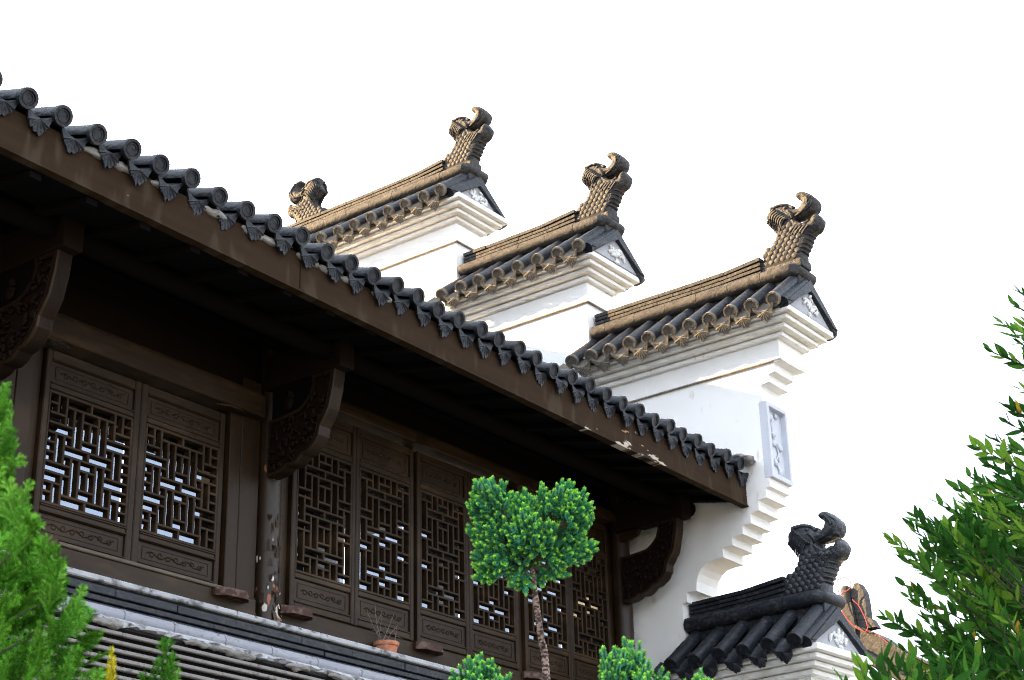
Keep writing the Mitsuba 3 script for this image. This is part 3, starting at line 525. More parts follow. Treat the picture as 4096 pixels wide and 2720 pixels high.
# ---------------------------------------------------------------- lean-to roof along the foot of the windows
po = thing('lean_to_roof', 'low tiled lean-to roof with a whitewashed ridge running under the windows', 'roof')
xs0, xs1 = 4.2, 9.98
q = np.random.default_rng(33)
def run(key, x0, x1, y0, y1, z0, z1, mat, step, b=.004, jit=.003):
    x = x0
    while x < x1 - .05:
        e = min(x + step * q.uniform(.85, 1.2), x1); d = q.normal() * jit
        put(key, cbox(x, e - .002, y0 + d, y1, z0 + d * .5, z1 + d * .5, b), mat); x = e
run(f'{po}__white_capping', xs0, xs1, 6.245, 6.32, 2.242, 2.272, 'ledge', .55, .006, .002)
put(f'{po}__ridge_core', box(xs0, xs1, 6.275, 6.42, 1.2, 2.243), 'dark')
for z0, z1, y in ((2.186, 2.228, 6.252), (2.150, 2.178, 6.250), (2.106, 2.143, 6.250)): run(f'{po}__ridge_course', xs0, xs1, y, 6.34, z0, z1, 'tile', .42)
x = xs0
while x < xs1 - .1:                                                   # the pale roll tiles of the ridge
    e = min(x + q.uniform(.30, .36), xs1); put(f'{po}__ridge_roll', tube([(x, 6.175, 2.074), (x + .012, 6.175, 2.074), (x + .013, 6.175, 2.074), (e - .003, 6.175, 2.074)], (.036, .036, .033, .033), 18), 'mortar', 35); x = e
xx = np.linspace(xs0, xs1, 160)
bed = np.concatenate([[(a, 6.128 + .008 * q.normal(), 2.040 + .004 * q.normal()), (a, 6.148, 2.054), (a, 6.24, 2.054), (a, 6.24, 2.012), (a, 6.135 + .012 * q.normal(), 2.030 - .007 * abs(q.normal()))] for a in xx])
fc = []
for i in range(len(xx) - 1):
    for j in range(5): a, b = i * 5 + j, i * 5 + (j + 1) % 5; fc += [(a, b, b + 5), (a, b + 5, a + 5)]
mb = trimesh.Trimesh(bed, fc, process=False); mb.fix_normals(); put(f'{po}__mortar_bed', mb, 'ledge')
lumps = [rough(blob((a, 6.135, 2.018), (.10, .022, .018)).subdivide().subdivide(), .018, 28, int(a * 9)) for a in (5.06, 5.62, 5.78, 5.9, 6.3, 6.62, 7.2, 7.5)]
for m in lumps: put(f'{po}__mortar_lump', m, 'slab', True)
put(f'{po}__wall_core', box(xs0, xs1, 6.15, 6.275, -1.6, 2.02), 'dark')
for k in range(9):
    z = 1.968 - .0408 * k; run(f'{po}__tile_course', xs0, xs1, 6.118 - .004 * k, 6.2, z, z + .017, 'slab', .8, .003, .0025)
    run(f'{po}__recessed_course', xs0, xs1, 6.142 - .004 * k, 6.2, z + .018, z + .040, 'darkwood', .8, .003, .002)
# ---------------------------------------------------------------- clay flower pot with a dead plant
pot = thing('flower_pot', 'small terracotta flower pot with dry twigs on the ledge under the fourth window', 'flower pot')
pr = np.array([(0, 0), (.068, 0), (.074, .01), (.092, .085), (.104, .088), (.107, .108), (.10, .112), (.094, .104), (.088, .095), (0, .095)]) * np.array([.70, .95])
mp = trimesh.creation.revolve(pr, sections=28); mp.apply_translation((7.25, 6.37, 2.252)); put(f'{pot}__pot', mp, 'clay', 35)
q = np.random.default_rng(3); tw = []
for k in range(6):
    a = q.uniform(0, 2 * PI); b = np.array([7.25 + .03 * math.cos(a), 6.37 + .03 * math.sin(a), 2.34]); tip = b + np.array([q.normal() * .07, -.02 + q.normal() * .04, q.uniform(.08, .24)])
    mid = (b + tip) / 2 + q.normal(size=3) * .012; c = bez([b, mid, tip], 8); tw.append(tube(c, np.linspace(.0028, .0012, len(c)), 4))
    for j in range(3): o = c[3 + j]; tw.append(tube([o, o + q.normal(size=3) * .03 + [0, 0, .03]], (.0016, .0009), 4))
put(f'{pot}__dry_twigs', cat(tw), 'twig_pale')

# ---------------------------------------------------------------- neighbouring gable far right: a sunlit raking ridge with its end ornament
nb = thing('neighbouring_gable', 'sunlit brown raking roof ridge of a neighbouring building behind the right-hand tree', 'building')
xn = 15.5
put(f'{nb}__wall', extr([(7.6, -1.6), (7.6, 3.70), (7.25, 3.64), (6.7, 3.24), (6.1, 2.82), (5.4, 2.5), (5.4, -1.6)], xn + .12, xn + .4), 'plaster')
put(f'{nb}__raking_ridge', extr([(7.45, 4.16), (7.42, 4.17), (7.20, 4.03), (6.95, 3.82), (6.687, 3.655), (6.2, 3.32), (5.6, 2.98), (5.6, 2.72), (6.2, 3.03), (6.687, 3.38), (6.92, 3.56), (7.426, 3.94)], xn, xn + .22), 'ridge')
put(f'{nb}__ridge_capping', extr([(7.44, 4.195), (7.20, 4.062), (6.95, 3.852), (6.687, 3.687), (6.2, 3.352), (5.6, 3.01), (5.6, 2.975), (6.2, 3.318), (6.687, 3.652), (6.95, 3.817), (7.2, 4.027), (7.44, 4.16)], xn - .03, xn + .25), 'tile')
for k in range(6):
    a, b = np.array([7.40 - .32 * k, 3.90 - .235 * k]), np.array([7.40 - .32 * (k + 1) + .006, 3.90 - .235 * (k + 1)]); put(f'{nb}__roll_tile', tube([(xn - .02, *a), (xn - .02, *b)], .055, 12), 'ridge', 40)
for k in range(7):
    m = frame((xn - .16, 7.34 - .16 * k, 3.66 - .12 * k), (0, 1, 0), (-.76, 0, -.64), (-.64, 0, .76)); put(f'{nb}__round_tile', RT[k % 3], None, to=m)
orn = put(f'{nb}__ridge_ornament', rough(extr([(7.56, 3.98), (7.558, 4.257), (7.545, 4.40), (7.50, 4.41), (7.44, 4.42), (7.42, 4.17), (7.44, 3.9)], xn - .02, xn + .2).subdivide().subdivide(), .008, 12, 3), 'ridge', 40, label='weathered stone post ending the raking ridge')
put(f'{orn}__side_slab', rough(extr([(7.44, 4.42), (7.455, 4.53), (7.41, 4.61), (7.37, 4.615), (7.32, 4.52), (7.305, 4.39), (7.31, 4.26), (7.27, 4.235), (7.22, 4.14), (7.40, 4.14)], xn + .03, xn + .16).subdivide().subdivide(), .008, 14, 4), 'statue', 40)
put(f'{orn}__post_cap', rough(cbox(xn - .015, xn + .12, 7.46, 7.545, 4.40, 4.60, .02).subdivide(), .008, 16, 5), 'ridge', 40)
wire = thing('red_wire', 'thin red wire looped around the stone post of the neighbouring ridge', 'wire')
put(f'{wire}__loop', tube(bez([(15.40, 7.50, 4.42), (15.40, 7.53, 4.62), (15.42, 7.45, 4.66), (15.44, 7.40, 4.60), (15.46, 7.44, 4.54), (15.45, 7.53, 4.50), (15.44, 7.53, 4.36), (15.44, 7.46, 4.22), (15.44, 7.36, 4.12), (15.44, 7.29, 4.09), (15.44, 7.27, 4.16), (15.44, 7.33, 4.34), (15.44, 7.40, 4.43)], 60), .0045, 6), 'red_wire', True)
put(f'{wire}__trailing_end', tube(bez([(15.44, 7.29, 4.09), (15.46, 7.2, 4.06), (15.46, 7.07, 3.93)], 12), .0035, 5), 'red_wire', True)
# ---------------------------------------------------------------- firs with bottle-brush shoots
def shoot_mesh(seed):
    q = np.random.default_rng(seed); V, F, C = [], [], []
    n = 76
    for k in range(n):
        t = (k + .5) / n; a = k * 2.4 + q.normal() * .2; r0 = .05; L = (.235 if t < .85 else .22) * q.uniform(.8, 1.15); up = .12 + .35 * t ** 3 + (.2 if t > .85 else 0)
        o = np.array([r0 * math.cos(a), r0 * math.sin(a), t * .86]); d = unit((math.cos(a), math.sin(a), up / .3)); s = np.array([-math.sin(a), math.cos(a), 0]) * .052
        i = len(V); V += [o - s, o + s, o + d * L * .75 + s * .8, o + d * L, o + d * L * .75 - s * .8]; F += [(i, i + 1, i + 2), (i, i + 2, i + 4), (i + 2, i + 3, i + 4)]
        g = mikit_np_step(.62, .98, t + q.normal() * .05); base = np.array((.09, .40, .21)) * q.uniform(.7, 1.25) + (q.random() < .3) * np.array((.03, .06, .035)); tip = np.array((.33, .70, .08)) * q.uniform(.8, 1.15)
        C += [base * (1 - g) + tip * g] * 5
    core = tube([(0, 0, -.1), (0, 0, .85)], (.06, .045), 5); i = len(V); V += list(core.vertices); F += [tuple(f + i) for f in core.faces]; C += [np.array((.05, .085, .03))] * len(core.vertices)
    return np.array(V), np.array(F), np.array(C)
def mikit_np_step(a, b, x): t = min(max((x - a) / (b - a), 0), 1); return t * t * (3 - 2 * t)
SM = [shoot_mesh(s) for s in range(4)]
SP = [shared((v, f), 'needle', False, color=c) for v, f, c in SM]
def fir_shoots(key, br, paths, seed, size, max_parts):
    """shoots whorled round each twig path, the nearest ones as parts of their own"""
    q = np.random.default_rng(seed); sh = []
    for p in paths:
        L = np.concatenate([[0], np.linalg.norm(np.diff(p, axis=0), axis=1).cumsum()]); tot = L[-1]; s = tot * .45; ph = q.uniform(0, 6)
        while s < tot - .012:
            i = int(np.searchsorted(L, s)); d = unit(p[min(i + 1, len(p) - 1)] - p[max(i - 1, 0)]); x = unit(np.cross(d, (0, 0, 1)) + 1e-6); y = np.cross(x, d)
            for j in range(2):
                a = ph + j * PI + q.normal() * .4; e = unit(d * q.uniform(.6, 1.1) + x * math.cos(a) + y * math.sin(a) + np.array([0, 0, .35])); sh.append((p[min(i, len(p) - 1)], e, size * q.uniform(.6, 1.1)))
            ph += 1.3; s += .021
        sh.append((p[-1], unit(unit(p[-1] - p[-3]) + [0, 0, .25]), size * q.uniform(.9, 1.25)))
    put(f'{key}__branches', cat(br), 'twig')
    cut = sorted(range(len(sh)), key=lambda i: np.dot(sh[i][0], CAM_F))[:max_parts]; cset = set(cut); V, F, C, n0 = [], [], [], 0
    for i, (o, d, s) in enumerate(sh):
        m = aim(o, d, s=s, roll=i * 1.7); k = i % 4
        if i in cset: put(f'{key}__shoot', SP[k], None, to=m)
        else:
            v, f, cc = SM[k]; V.append(v @ m[:3, :3].T + m[:3, 3]); F.append(f + n0); C.append(cc); n0 += len(v)
    if V: put(f'{key}__inner_shoots', (np.vstack(V), np.vstack(F)), 'needle', kind='stuff', color=np.vstack(C))
def fir(key, tips, axis, rad, seed, n_in, spread, size=.046, max_parts=300, wob=.0):
    """branches from the stem axis to the tips; side twigs on the outer part of each branch; shoots whorled round every twig"""
    q = np.random.default_rng(seed); axis = np.asarray(axis, float); br, sh = [], []
    def whorls(p, s0, step):
        L = np.concatenate([[0], np.linalg.norm(np.diff(p, axis=0), axis=1).cumsum()]); tot = L[-1]; s = s0; ph = q.uniform(0, 6)
        while s < tot - .012:
            i = int(np.searchsorted(L, s)); d = unit(p[min(i + 1, len(p) - 1)] - p[max(i - 1, 0)]); x = unit(np.cross(d, (0, 0, 1)) + 1e-6); y = np.cross(x, d)
            for j in range(3):
                a = ph + j * 2.094 + q.normal() * .35; e = unit(d * q.uniform(.7, 1.2) + x * math.cos(a) + y * math.sin(a) + np.array([0, 0, .3])); sh.append((p[min(i, len(p) - 1)], e, size * q.uniform(.6, 1.15) * (.8 if s < tot * .5 else 1)))
            ph += 1.05; s += step
        sh.append((p[-1], unit(p[-1] - p[-3] + [0, 0, .006]), size * q.uniform(.9, 1.2)))
    for t in tips:
        t = np.array(t) + q.normal(size=3) * wob; h = q.uniform(0, 1); o = axis[0] * (1 - h) + axis[1] * h
        if t[2] < o[2] - .02 and h > .5: o = axis[0] * .7 + axis[1] * .3
        mid = (o + t) / 2 + np.array([0, 0, -.02]) + q.normal(size=3) * .015; p = bez([o, mid, t], 14); br.append(tube(p, np.linspace(.006, .003, len(p)), 5))
        tot = np.linalg.norm(np.diff(p, axis=0), axis=1).sum(); whorls(p, tot * .55, .026)
        d = unit(p[-1] - p[-4])
        for k in range(4 if tot > .1 else 2):
            i = int((.42 + .13 * k) * (len(p) - 1)); a = q.uniform(0, 2 * PI); x = unit(np.cross(d, (0, 0, 1)) + 1e-6); y = np.cross(x, d)
            e = unit(d * .95 + (x * math.cos(a) + y * math.sin(a)) * .85 + [0, 0, .25]); l = q.uniform(.05, .085) * (1.1 - .12 * k); tw = bez([p[i], p[i] + e * l * .5, p[i] + e * l + [0, 0, .01]], 6); br.append(tube(tw, np.linspace(.0035, .002, len(tw)), 4)); whorls(tw, l * .3, .022)
    put(f'{key}__branches', cat(br), 'twig')
    cut = sorted(range(len(sh)), key=lambda i: np.dot(sh[i][0], CAM_F))[:max_parts]; cset = set(cut); V, F, C, n0 = [], [], [], 0
    for i, (o, d, s) in enumerate(sh):
        m = aim(o, d, s=s, roll=i * 1.7); k = i % 4
        if i in cset: put(f'{key}__shoot', SP[k], None, to=m)
        else:
            v, f, cc = SM[k]; V.append(v @ m[:3, :3].T + m[:3, 3]); F.append(f + n0); C.append(cc); n0 += len(v)
    if V: put(f'{key}__inner_shoots', (np.vstack(V), np.vstack(F)), 'needle', kind='stuff', color=np.vstack(C))
CLUMPS = [(5.226,4.047,2.213,0.075,0.065),(5.239,4.1,2.17,0.05,0.044),(5.397,4.011,2.185,0.068,0.066),(5.37,3.955,2.06,0.06,0.06),(5.43,3.915,2.045,0.062,0.055),(5.38,4.02,2.13,0.07,0.06),(5.449,3.87,2.222,0.083,0.071),(5.463,3.767,2.167,0.044,0.05),(5.518,3.828,2.101,0.065,0.071),(5.563,3.842,2.015,0.052,0.058),(5.403,4.003,2.094,0.104,0.089),(5.301,4.067,2.076,0.083,0.069),(5.318,4.173,2.099,0.04,0.038),(5.31,4.111,1.982,0.058,0.058),(5.352,4.163,1.93,0.044,0.033),(5.419,4.072,1.977,0.089,0.069),(5.453,4.063,1.898,0.031,0.044),(5.532,3.927,1.994,0.069,0.048),(5.566,3.958,1.941,0.021,0.033),(5.551,4.038,1.936,0.027,0.031)]   # centre of each tuft of the crown, its half width and half height
f1 = thing('small_fir', 'tall fir with a bushy green crown on a thin bare trunk before the windows', 'tree')
tp = bez([(5.60, 4.02, -1.6), (5.72, 4.07, .2), (5.653, 4.096, 1.509), (5.579, 4.065, 1.687), (5.523, 4.044, 1.818), (5.474, 4.022, 1.939), (5.432, 4.003, 2.041), (5.398, 3.981, 2.135)], 60)
tm = tube(tp, np.linspace(.018, .0085, len(tp)), 12)
put(f'{f1}__trunk', rough(trimesh.Trimesh(*trimesh.remesh.subdivide_to_size(tm.vertices, tm.faces, .03)), .003, 90, 2), 'bark', True)
q = np.random.default_rng(44); cc0 = np.array((5.42, 3.99, 2.02)); fb, fs = [], []
for x, y, z, rx, rz_ in CLUMPS:
    c = cc0 + (np.array((x, y, z)) - cc0) * .95; rx, rz_ = rx * .93, rz_ * .93; out = c - cc0; o = cc0 + out * .55 + np.array([0, 0, -.015]) if np.linalg.norm(out) > .06 else c - np.array([0, 0, rz_ * .6])
    st = np.array((5.455, 4.01, 1.96)); p = bez([st, (st + o) / 2 + q.normal(size=3) * .01, o], 10); fb.append(tube(p, np.linspace(.0065, .004, len(p)), 5))
    big = rx > .09; n = int(11 + 19 * (rx * rz_) / .0045)
    for k in range(n):
        d = q.normal(size=3); d /= np.linalg.norm(d); t = c + (np.array((.607, -.794, -.024)) * d[0] + np.array((0, 0, 1)) * d[2]) * np.array([rx, rx, rz_]) * .86 + np.array((.7336, .5488, 0)) * d[1] * rx * .75 + (np.array(CAM_F) * -.045 if big and k % 3 else 0)
        m2 = (o + t) / 2 + [0, 0, -.012]; p = bez([o, m2, t], 8); fb.append(tube(p, np.linspace(.003, .0018, len(p)), 4)); fs.append(p)
fir_shoots(f1, fb, fs, 44, .044, 300)
def young(label, top, base, h, w, seed, n=16, mp=120):
    k = thing('small_fir', label, 'tree', 'young firs along the bottom edge'); q = np.random.default_rng(seed); top, base = np.array(top), np.array(base); tips = []
    for i in range(n):
        a = i * 2.4 + q.uniform(0, .5); f = (i + .5) / n; tips.append(top + np.array([math.cos(a) * w * (.25 + .85 * f), math.sin(a) * w * (.25 + .85 * f), -h * .6 * f ** 1.6 + q.uniform(-.035, .012)]))
    tips.append(top)
    put(f'{k}__trunk', tube(bez([(base[0], base[1], -1.6), base, base * .3 + top * .7], 12), np.linspace(.02, .008, 13)[:len(bez([(base[0], base[1], -1.6), base, base * .3 + top * .7], 12))], 8), 'bark', True)
    fir(k, tips, (base, base * .6 + top * .4), w, seed, 0, .1, .041, mp)
young('left of the young firs at the bottom edge, below the big fir crown', (4.678, 3.672, 1.375), (4.73, 3.71, 1.10), .20, .095, 17, 11)
young('young fir at the bottom edge in front of the white wall', (4.972, 3.262, 1.41), (5.03, 3.31, 1.08), .24, .115, 18, 13)
young('tip of the rightmost young fir just showing at the bottom edge', (5.165, 3.096, 1.285), (5.20, 3.13, 1.05), .2, .085, 19, 8)

# ---------------------------------------------------------------- the conifer with scaly sprays close on the left
def spray_mesh(seed, tipcol, basecol):
    """a flat feathery spray along +z, unit length: a stem, side twigs and their scale-leaved twiglets"""
    q = np.random.default_rng(seed); ms, C = [], []
    def add(p, r, f):
        m = tube(p, r, 4, False); ms.append(m); t = np.repeat(np.clip(f + np.linspace(0, .3, len(p)), 0, 1), 4)[:, None]
        C.append((np.array(basecol) * (1 - t) + np.array(tipcol) * t) * q.uniform(.45, 1.45))
    st = bez([(0, 0, 0), (q.normal() * .03, q.normal() * .03, .5), (q.normal() * .05, q.normal() * .05, 1)], 10); add(st, np.linspace(.010, .007, len(st)), .1)
    n = 11
    for k in range(n):
        t = .14 + .83 * k / n; o = st[int(t * (len(st) - 1))]; s = 1 if k % 2 else -1; L = .46 * (1 - .75 * t) * q.uniform(.75, 1.2) + .06; a = math.radians(q.uniform(26, 42)); y = q.normal() * .25
        d = unit((s * math.sin(a), y * .5, math.cos(a))); p = bez([o, o + d * L * .5 + [0, 0, .01], o + unit(d + [0, 0, .5]) * L], 5); add(p, np.linspace(.014, .010, len(p)), .1 + .35 * t)
        for j in range(max(2, int(L / .065))):
            u = (j + 1) / (int(L / .065) + 1.5); o2 = p[0] * (1 - u) + p[-1] * u; s2 = 1 if j % 2 else -1; b = math.radians(q.uniform(22, 40)); e = unit(unit(p[-1] - p[0]) * math.cos(b) + s2 * np.array([math.cos(a) * s, 0, -math.sin(a)]) * math.sin(b) + np.array([0, q.normal() * .25, .1]))
            l2 = L * (1 - u) * .6 + .045; add([o2, o2 + e * l2 * .6, o2 + e * l2], (.0165, .0165, .005), .2 + .6 * t)
    m = cat(ms); return m.vertices.copy(), m.faces.copy(), np.clip(np.vstack(C), 0, 1)
def conifer(key, pairs, variants, parts=300, limb=None):
    n = 0
    for i, (b, t) in enumerate(pairs):
        b, t = np.array(b), np.array(t); d = t - b; L = np.linalg.norm(d) * 1.05
        put(f'{key}__spray', variants[i % len(variants)], None, to=aim(b, d, up=(CAM_F + np.array([math.sin(i * 1.3), math.cos(i * 2.1), 0]) * .9).tolist(), s=L))
SV = [shared(spray_mesh(s, tc, bc)[:2], 'frond', False, color=spray_mesh(s, tc, bc)[2]) for s, tc, bc in ((1, (.20, .54, .06), (.03, .16, .012)), (2, (.16, .42, .04), (.018, .10, .008)), (3, (.08, .26, .025), (.012, .07, .006)), (4, (.29, .63, .09), (.05, .22, .02)), (5, (.12, .34, .03), (.015, .085, .008)), (6, (.21, .55, .07), (.02, .13, .01)))]
TH = [((1.657,2.337,1.079),(1.65,2.311,1.127)),((1.738,2.451,1.093),(1.729,2.421,1.15)),((1.666,2.329,0.998),(1.666,2.296,1.044)),((1.746,2.397,0.935),(1.749,2.355,0.988)),((1.744,2.43,0.988),(1.745,2.396,1.031)),((1.777,2.449,0.917),(1.782,2.404,0.969)),((1.845,2.508,0.917),(1.853,2.462,0.965)),((1.827,2.452,0.883),(1.835,2.414,0.919)),((1.886,2.457,0.824),(1.879,2.419,0.888)),((1.89,2.401,0.77),(1.885,2.362,0.831)),((1.893,2.492,0.814),(1.9,2.451,0.858)),((1.849,2.365,0.73),(1.864,2.319,0.764)),((1.969,2.491,0.782),(1.979,2.447,0.822)),((1.99,2.482,0.72),(2.009,2.433,0.752)),((1.979,2.507,0.749),(2.001,2.46,0.773)),((2.01,2.518,0.701),(2.034,2.469,0.725)),((1.931,2.481,0.791),(1.937,2.445,0.832)),((1.855,2.4,0.737),(1.868,2.36,0.767)),((1.8,2.527,1.052),(1.802,2.487,1.101)),((1.768,2.498,1.085),(1.764,2.467,1.134)),((1.913,2.676,0.902),(1.918,2.627,0.951)),((1.961,2.694,1.007),(1.93,2.643,1.08)),((1.941,2.546,0.837),(1.92,2.556,0.929)),((1.908,2.602,0.791),(1.89,2.511,0.809)),((1.881,2.714,1.158),(1.861,2.615,1.236)),((1.805,2.586,0.873),(1.843,2.499,0.903)),((1.82,2.602,0.908),(1.889,2.559,0.907)),((1.902,2.701,0.954),(1.868,2.645,1.023)),((1.725,2.36,0.733),(1.717,2.261,0.779)),((1.923,2.682,0.708),(1.953,2.598,0.753)),((1.83,2.599,0.813),(1.863,2.507,0.828)),((1.873,2.665,1.083),(1.831,2.605,1.169)),((1.638,2.333,1.042),(1.639,2.293,1.081)),((2.018,2.66,0.846),(2.033,2.618,0.898)),((1.799,2.391,0.63),(1.828,2.376,0.709)),((1.862,2.395,0.642),(1.844,2.325,0.69)),((1.974,2.683,0.811),(1.982,2.604,0.861)),((1.803,2.485,0.763),(1.794,2.453,0.816)),((1.871,2.615,0.905),(1.832,2.556,0.991)),((1.868,2.59,0.838),(1.88,2.528,0.902)),((1.944,2.677,0.907),(1.899,2.644,0.961)),((1.788,2.506,0.698),(1.829,2.509,0.747)),((1.615,2.332,0.973),(1.608,2.277,1.004)),((2.069,2.618,0.717),(2.072,2.585,0.773)),((1.844,2.452,0.677),(1.876,2.457,0.75)),((1.936,2.721,1.012),(1.915,2.632,1.05)),((1.737,2.384,0.793),(1.724,2.351,0.877)),((1.822,2.406,0.662),(1.814,2.395,0.715)),((1.948,2.769,0.814),(1.992,2.725,0.854)),((1.708,2.419,0.676),(1.733,2.354,0.729)),((1.835,2.519,0.898),(1.861,2.464,0.934)),((1.903,2.593,0.652),(1.877,2.564,0.723)),((1.652,2.256,0.817),(1.678,2.265,0.871)),((1.869,2.663,0.705),(1.9,2.615,0.707)),((1.828,2.486,0.643),(1.821,2.47,0.713)),((1.787,2.477,0.699),(1.752,2.399,0.765)),((2.078,2.666,0.741),(2.08,2.614,0.794)),((1.924,2.493,0.644),(1.894,2.457,0.731)),((1.87,2.495,0.711),(1.847,2.437,0.755)),((1.827,2.431,0.84),(1.779,2.416,0.924)),((1.877,2.424,0.706),(1.91,2.388,0.731)),((1.746,2.386,0.709),(1.758,2.369,0.803)),((1.852,2.488,0.652),(1.821,2.425,0.726)),((1.783,2.422,0.861),(1.783,2.392,0.946)),((1.81,2.517,0.745),(1.82,2.482,0.792)),((2.036,2.637,0.853),(2.003,2.595,0.927)),((1.936,2.627,0.82),(1.941,2.582,0.912)),((1.833,2.623,1.022),(1.847,2.596,1.096)),((1.859,2.505,0.847),(1.865,2.473,0.891)),((1.975,2.734,0.732),(1.952,2.699,0.83)),((1.896,2.494,0.793),(1.891,2.452,0.879)),((1.853,2.552,0.641),(1.81,2.53,0.734)),((1.819,2.481,0.813),(1.804,2.451,0.866)),((1.821,2.414,0.873),(1.769,2.375,0.941)),((1.78,2.494,0.82),(1.849,2.455,0.873)),((1.935,2.609,0.776),(1.9,2.55,0.834)),((1.756,2.505,0.975),(1.745,2.407,1.002)),((1.855,2.627,0.996),(1.875,2.547,1.031)),((1.608,2.297,0.779),(1.662,2.295,0.858)),((1.897,2.623,1.04),(1.876,2.607,1.122)),((1.669,2.349,0.764),(1.665,2.295,0.804)),((1.7,2.405,0.937),(1.691,2.364,1.003)),((1.914,2.572,0.791),(1.94,2.481,0.842)),((2.104,2.679,0.714),(2.053,2.678,0.789)),((1.834,2.603,0.953),(1.836,2.481,0.98)),((1.888,2.482,0.731),(1.882,2.465,0.784)),((1.796,2.583,0.849),(1.841,2.558,0.938)),((1.721,2.346,0.893),(1.682,2.329,0.967)),((1.746,2.327,0.601),(1.76,2.313,0.66)),((2.117,2.617,0.691),(2.111,2.577,0.754)),((1.944,2.647,0.913),(1.934,2.562,0.962)),((2.054,2.581,0.776),(2.027,2.486,0.803)),((1.672,2.389,0.979),(1.666,2.357,1.026)),((2.018,2.576,0.849),(1.949,2.564,0.937)),((1.885,2.426,0.725),(1.866,2.387,0.768)),((1.999,2.568,0.642),(1.978,2.558,0.725)),((1.966,2.553,0.773),(2.017,2.52,0.847)),((1.98,2.695,0.968),(1.952,2.627,1.032)),((1.701,2.476,0.885),(1.71,2.374,0.916)),((1.828,2.513,1.138),(1.794,2.547,1.201)),((1.716,2.39,0.797),(1.724,2.319,0.822)),((2.067,2.689,0.715),(2.062,2.599,0.76)),((1.774,2.283,0.785),(1.691,2.234,0.846)),((1.764,2.465,0.996),(1.752,2.444,1.052)),((1.739,2.461,1.036),(1.75,2.432,1.081)),((1.919,2.655,0.762),(1.869,2.538,0.833)),((1.989,2.645,0.757),(2.042,2.6,0.805)),((1.808,2.554,0.63),(1.828,2.482,0.679)),((1.957,2.543,0.753),(1.981,2.484,0.836)),((1.986,2.636,0.792),(1.972,2.582,0.836)),((1.961,2.569,0.819),(1.975,2.529,0.894)),((1.916,2.562,0.688),(1.947,2.56,0.766)),((1.754,2.41,0.648),(1.751,2.444,0.712)),((1.732,2.374,1.018),(1.679,2.364,1.074)),((1.93,2.612,0.963),(1.913,2.58,1.029)),((1.775,2.33,0.649),(1.748,2.282,0.713)),((1.749,2.528,0.848),(1.782,2.464,0.888)),((1.833,2.386,0.766),(1.807,2.333,0.848)),((1.829,2.51,0.69),(1.843,2.453,0.722)),((2.001,2.739,0.888),(2.028,2.649,0.864)),((1.635,2.343,0.972),(1.616,2.305,1.012)),((1.849,2.389,0.703),(1.825,2.359,0.764)),((1.924,2.72,0.875),(1.932,2.696,0.927)),((1.784,2.477,0.898),(1.791,2.376,0.933)),((1.729,2.479,0.965),(1.721,2.404,1.015)),((1.795,2.535,1.008),(1.781,2.506,1.055)),((2.018,2.76,0.754),(1.992,2.646,0.773)),((1.93,2.677,0.828),(1.935,2.622,0.876)),((1.887,2.417,0.679),(1.867,2.382,0.74)),((1.788,2.548,1.085),(1.816,2.468,1.073)),((1.973,2.66,0.841),(1.934,2.547,0.904)),((1.678,2.39,0.971),(1.66,2.371,1.016)),((1.941,2.731,0.73),(1.951,2.646,0.791)),((1.909,2.626,0.666),(1.898,2.55,0.697)),((2.089,2.67,0.728),(2.092,2.614,0.818)),((1.978,2.459,0.636),(1.964,2.401,0.696)),((1.967,2.682,0.727),(1.979,2.678,0.804)),((1.857,2.393,0.741),(1.867,2.336,0.792)),((1.906,2.553,0.717),(1.923,2.577,0.796)),((1.844,2.573,0.667),(1.842,2.536,0.708))]
c1 = thing('conifer', 'bright green scale-leaved conifer close to the camera at the left edge, slightly blurred', 'tree')
tk = bez([(1.70, 2.85, -1.6), (1.74, 2.78, .3), (1.72, 2.72, .75), (1.68, 2.62, 1.0), (1.67, 2.50, 1.14)], 30)
put(f'{c1}__trunk', tube(tk, np.linspace(.03, .004, len(tk)), 8), 'twig', True)
limbs, q = [], np.random.default_rng(2)
for b, t in TH[::4]:
    b = np.array(b); z = b[2] - .12; i = int(np.argmin(abs(tk[:, 2] - z))); limbs.append(tube(bez([tk[i], (tk[i] + b) / 2 - [0, 0, .02], b], 8), np.linspace(.004, .002, len(bez([tk[i], (tk[i] + b) / 2 - [0, 0, .02], b], 8))), 5))
put(f'{c1}__limbs', cat(limbs), 'twig')
conifer(c1, TH, SV)
c2 = thing('conifer_sapling', 'thin green conifer sprig rising alone at the bottom edge in front of the lean-to roof', 'plant')
put(f'{c2}__stem', tube([(2.154, 2.45, -1.6), (2.154, 2.45, .70)], (.008, .004), 6), 'twig')
q = np.random.default_rng(6)
conifer(c2, [((2.150, 2.447, .665), (2.127, 2.42, .785)), ((2.15, 2.446, .655), (2.158, 2.41, .735)), ((2.15, 2.447, .66), (2.118, 2.46, .73)), ((2.15, 2.447, .635), (2.175, 2.40, .70)), ((2.15, 2.447, .64), (2.11, 2.49, .705))], [SV[2], SV[1]])
c3 = thing('conifer_sapling', 'yellow conifer sprig at the bottom edge beside the blurred conifer', 'plant')
sq = np.array([.42, .42, 1.0])
YM = [spray_mesh(s, (.85, .72, .03), (.60, .55, .03)) for s in (7, 8)]
YV = [shared((v * sq, f), 'frond', False, color=c) for v, f, c in YM]
put(f'{c3}__stem', tube([(2.098, 2.524, -1.6), (2.098, 2.524, .69)], (.008, .004), 6), 'twig')
conifer(c3, [((2.094, 2.52, .675), (2.072, 2.497, .775)), ((2.094, 2.52, .66), (2.102, 2.49, .715)), ((2.094, 2.52, .665), (2.066, 2.53, .712)), ((2.094, 2.52, .64), (2.115, 2.47, .695)), ((2.094, 2.52, .645), (2.056, 2.55, .70)), ((2.094, 2.52, .66), (2.085, 2.51, .73))], YV)
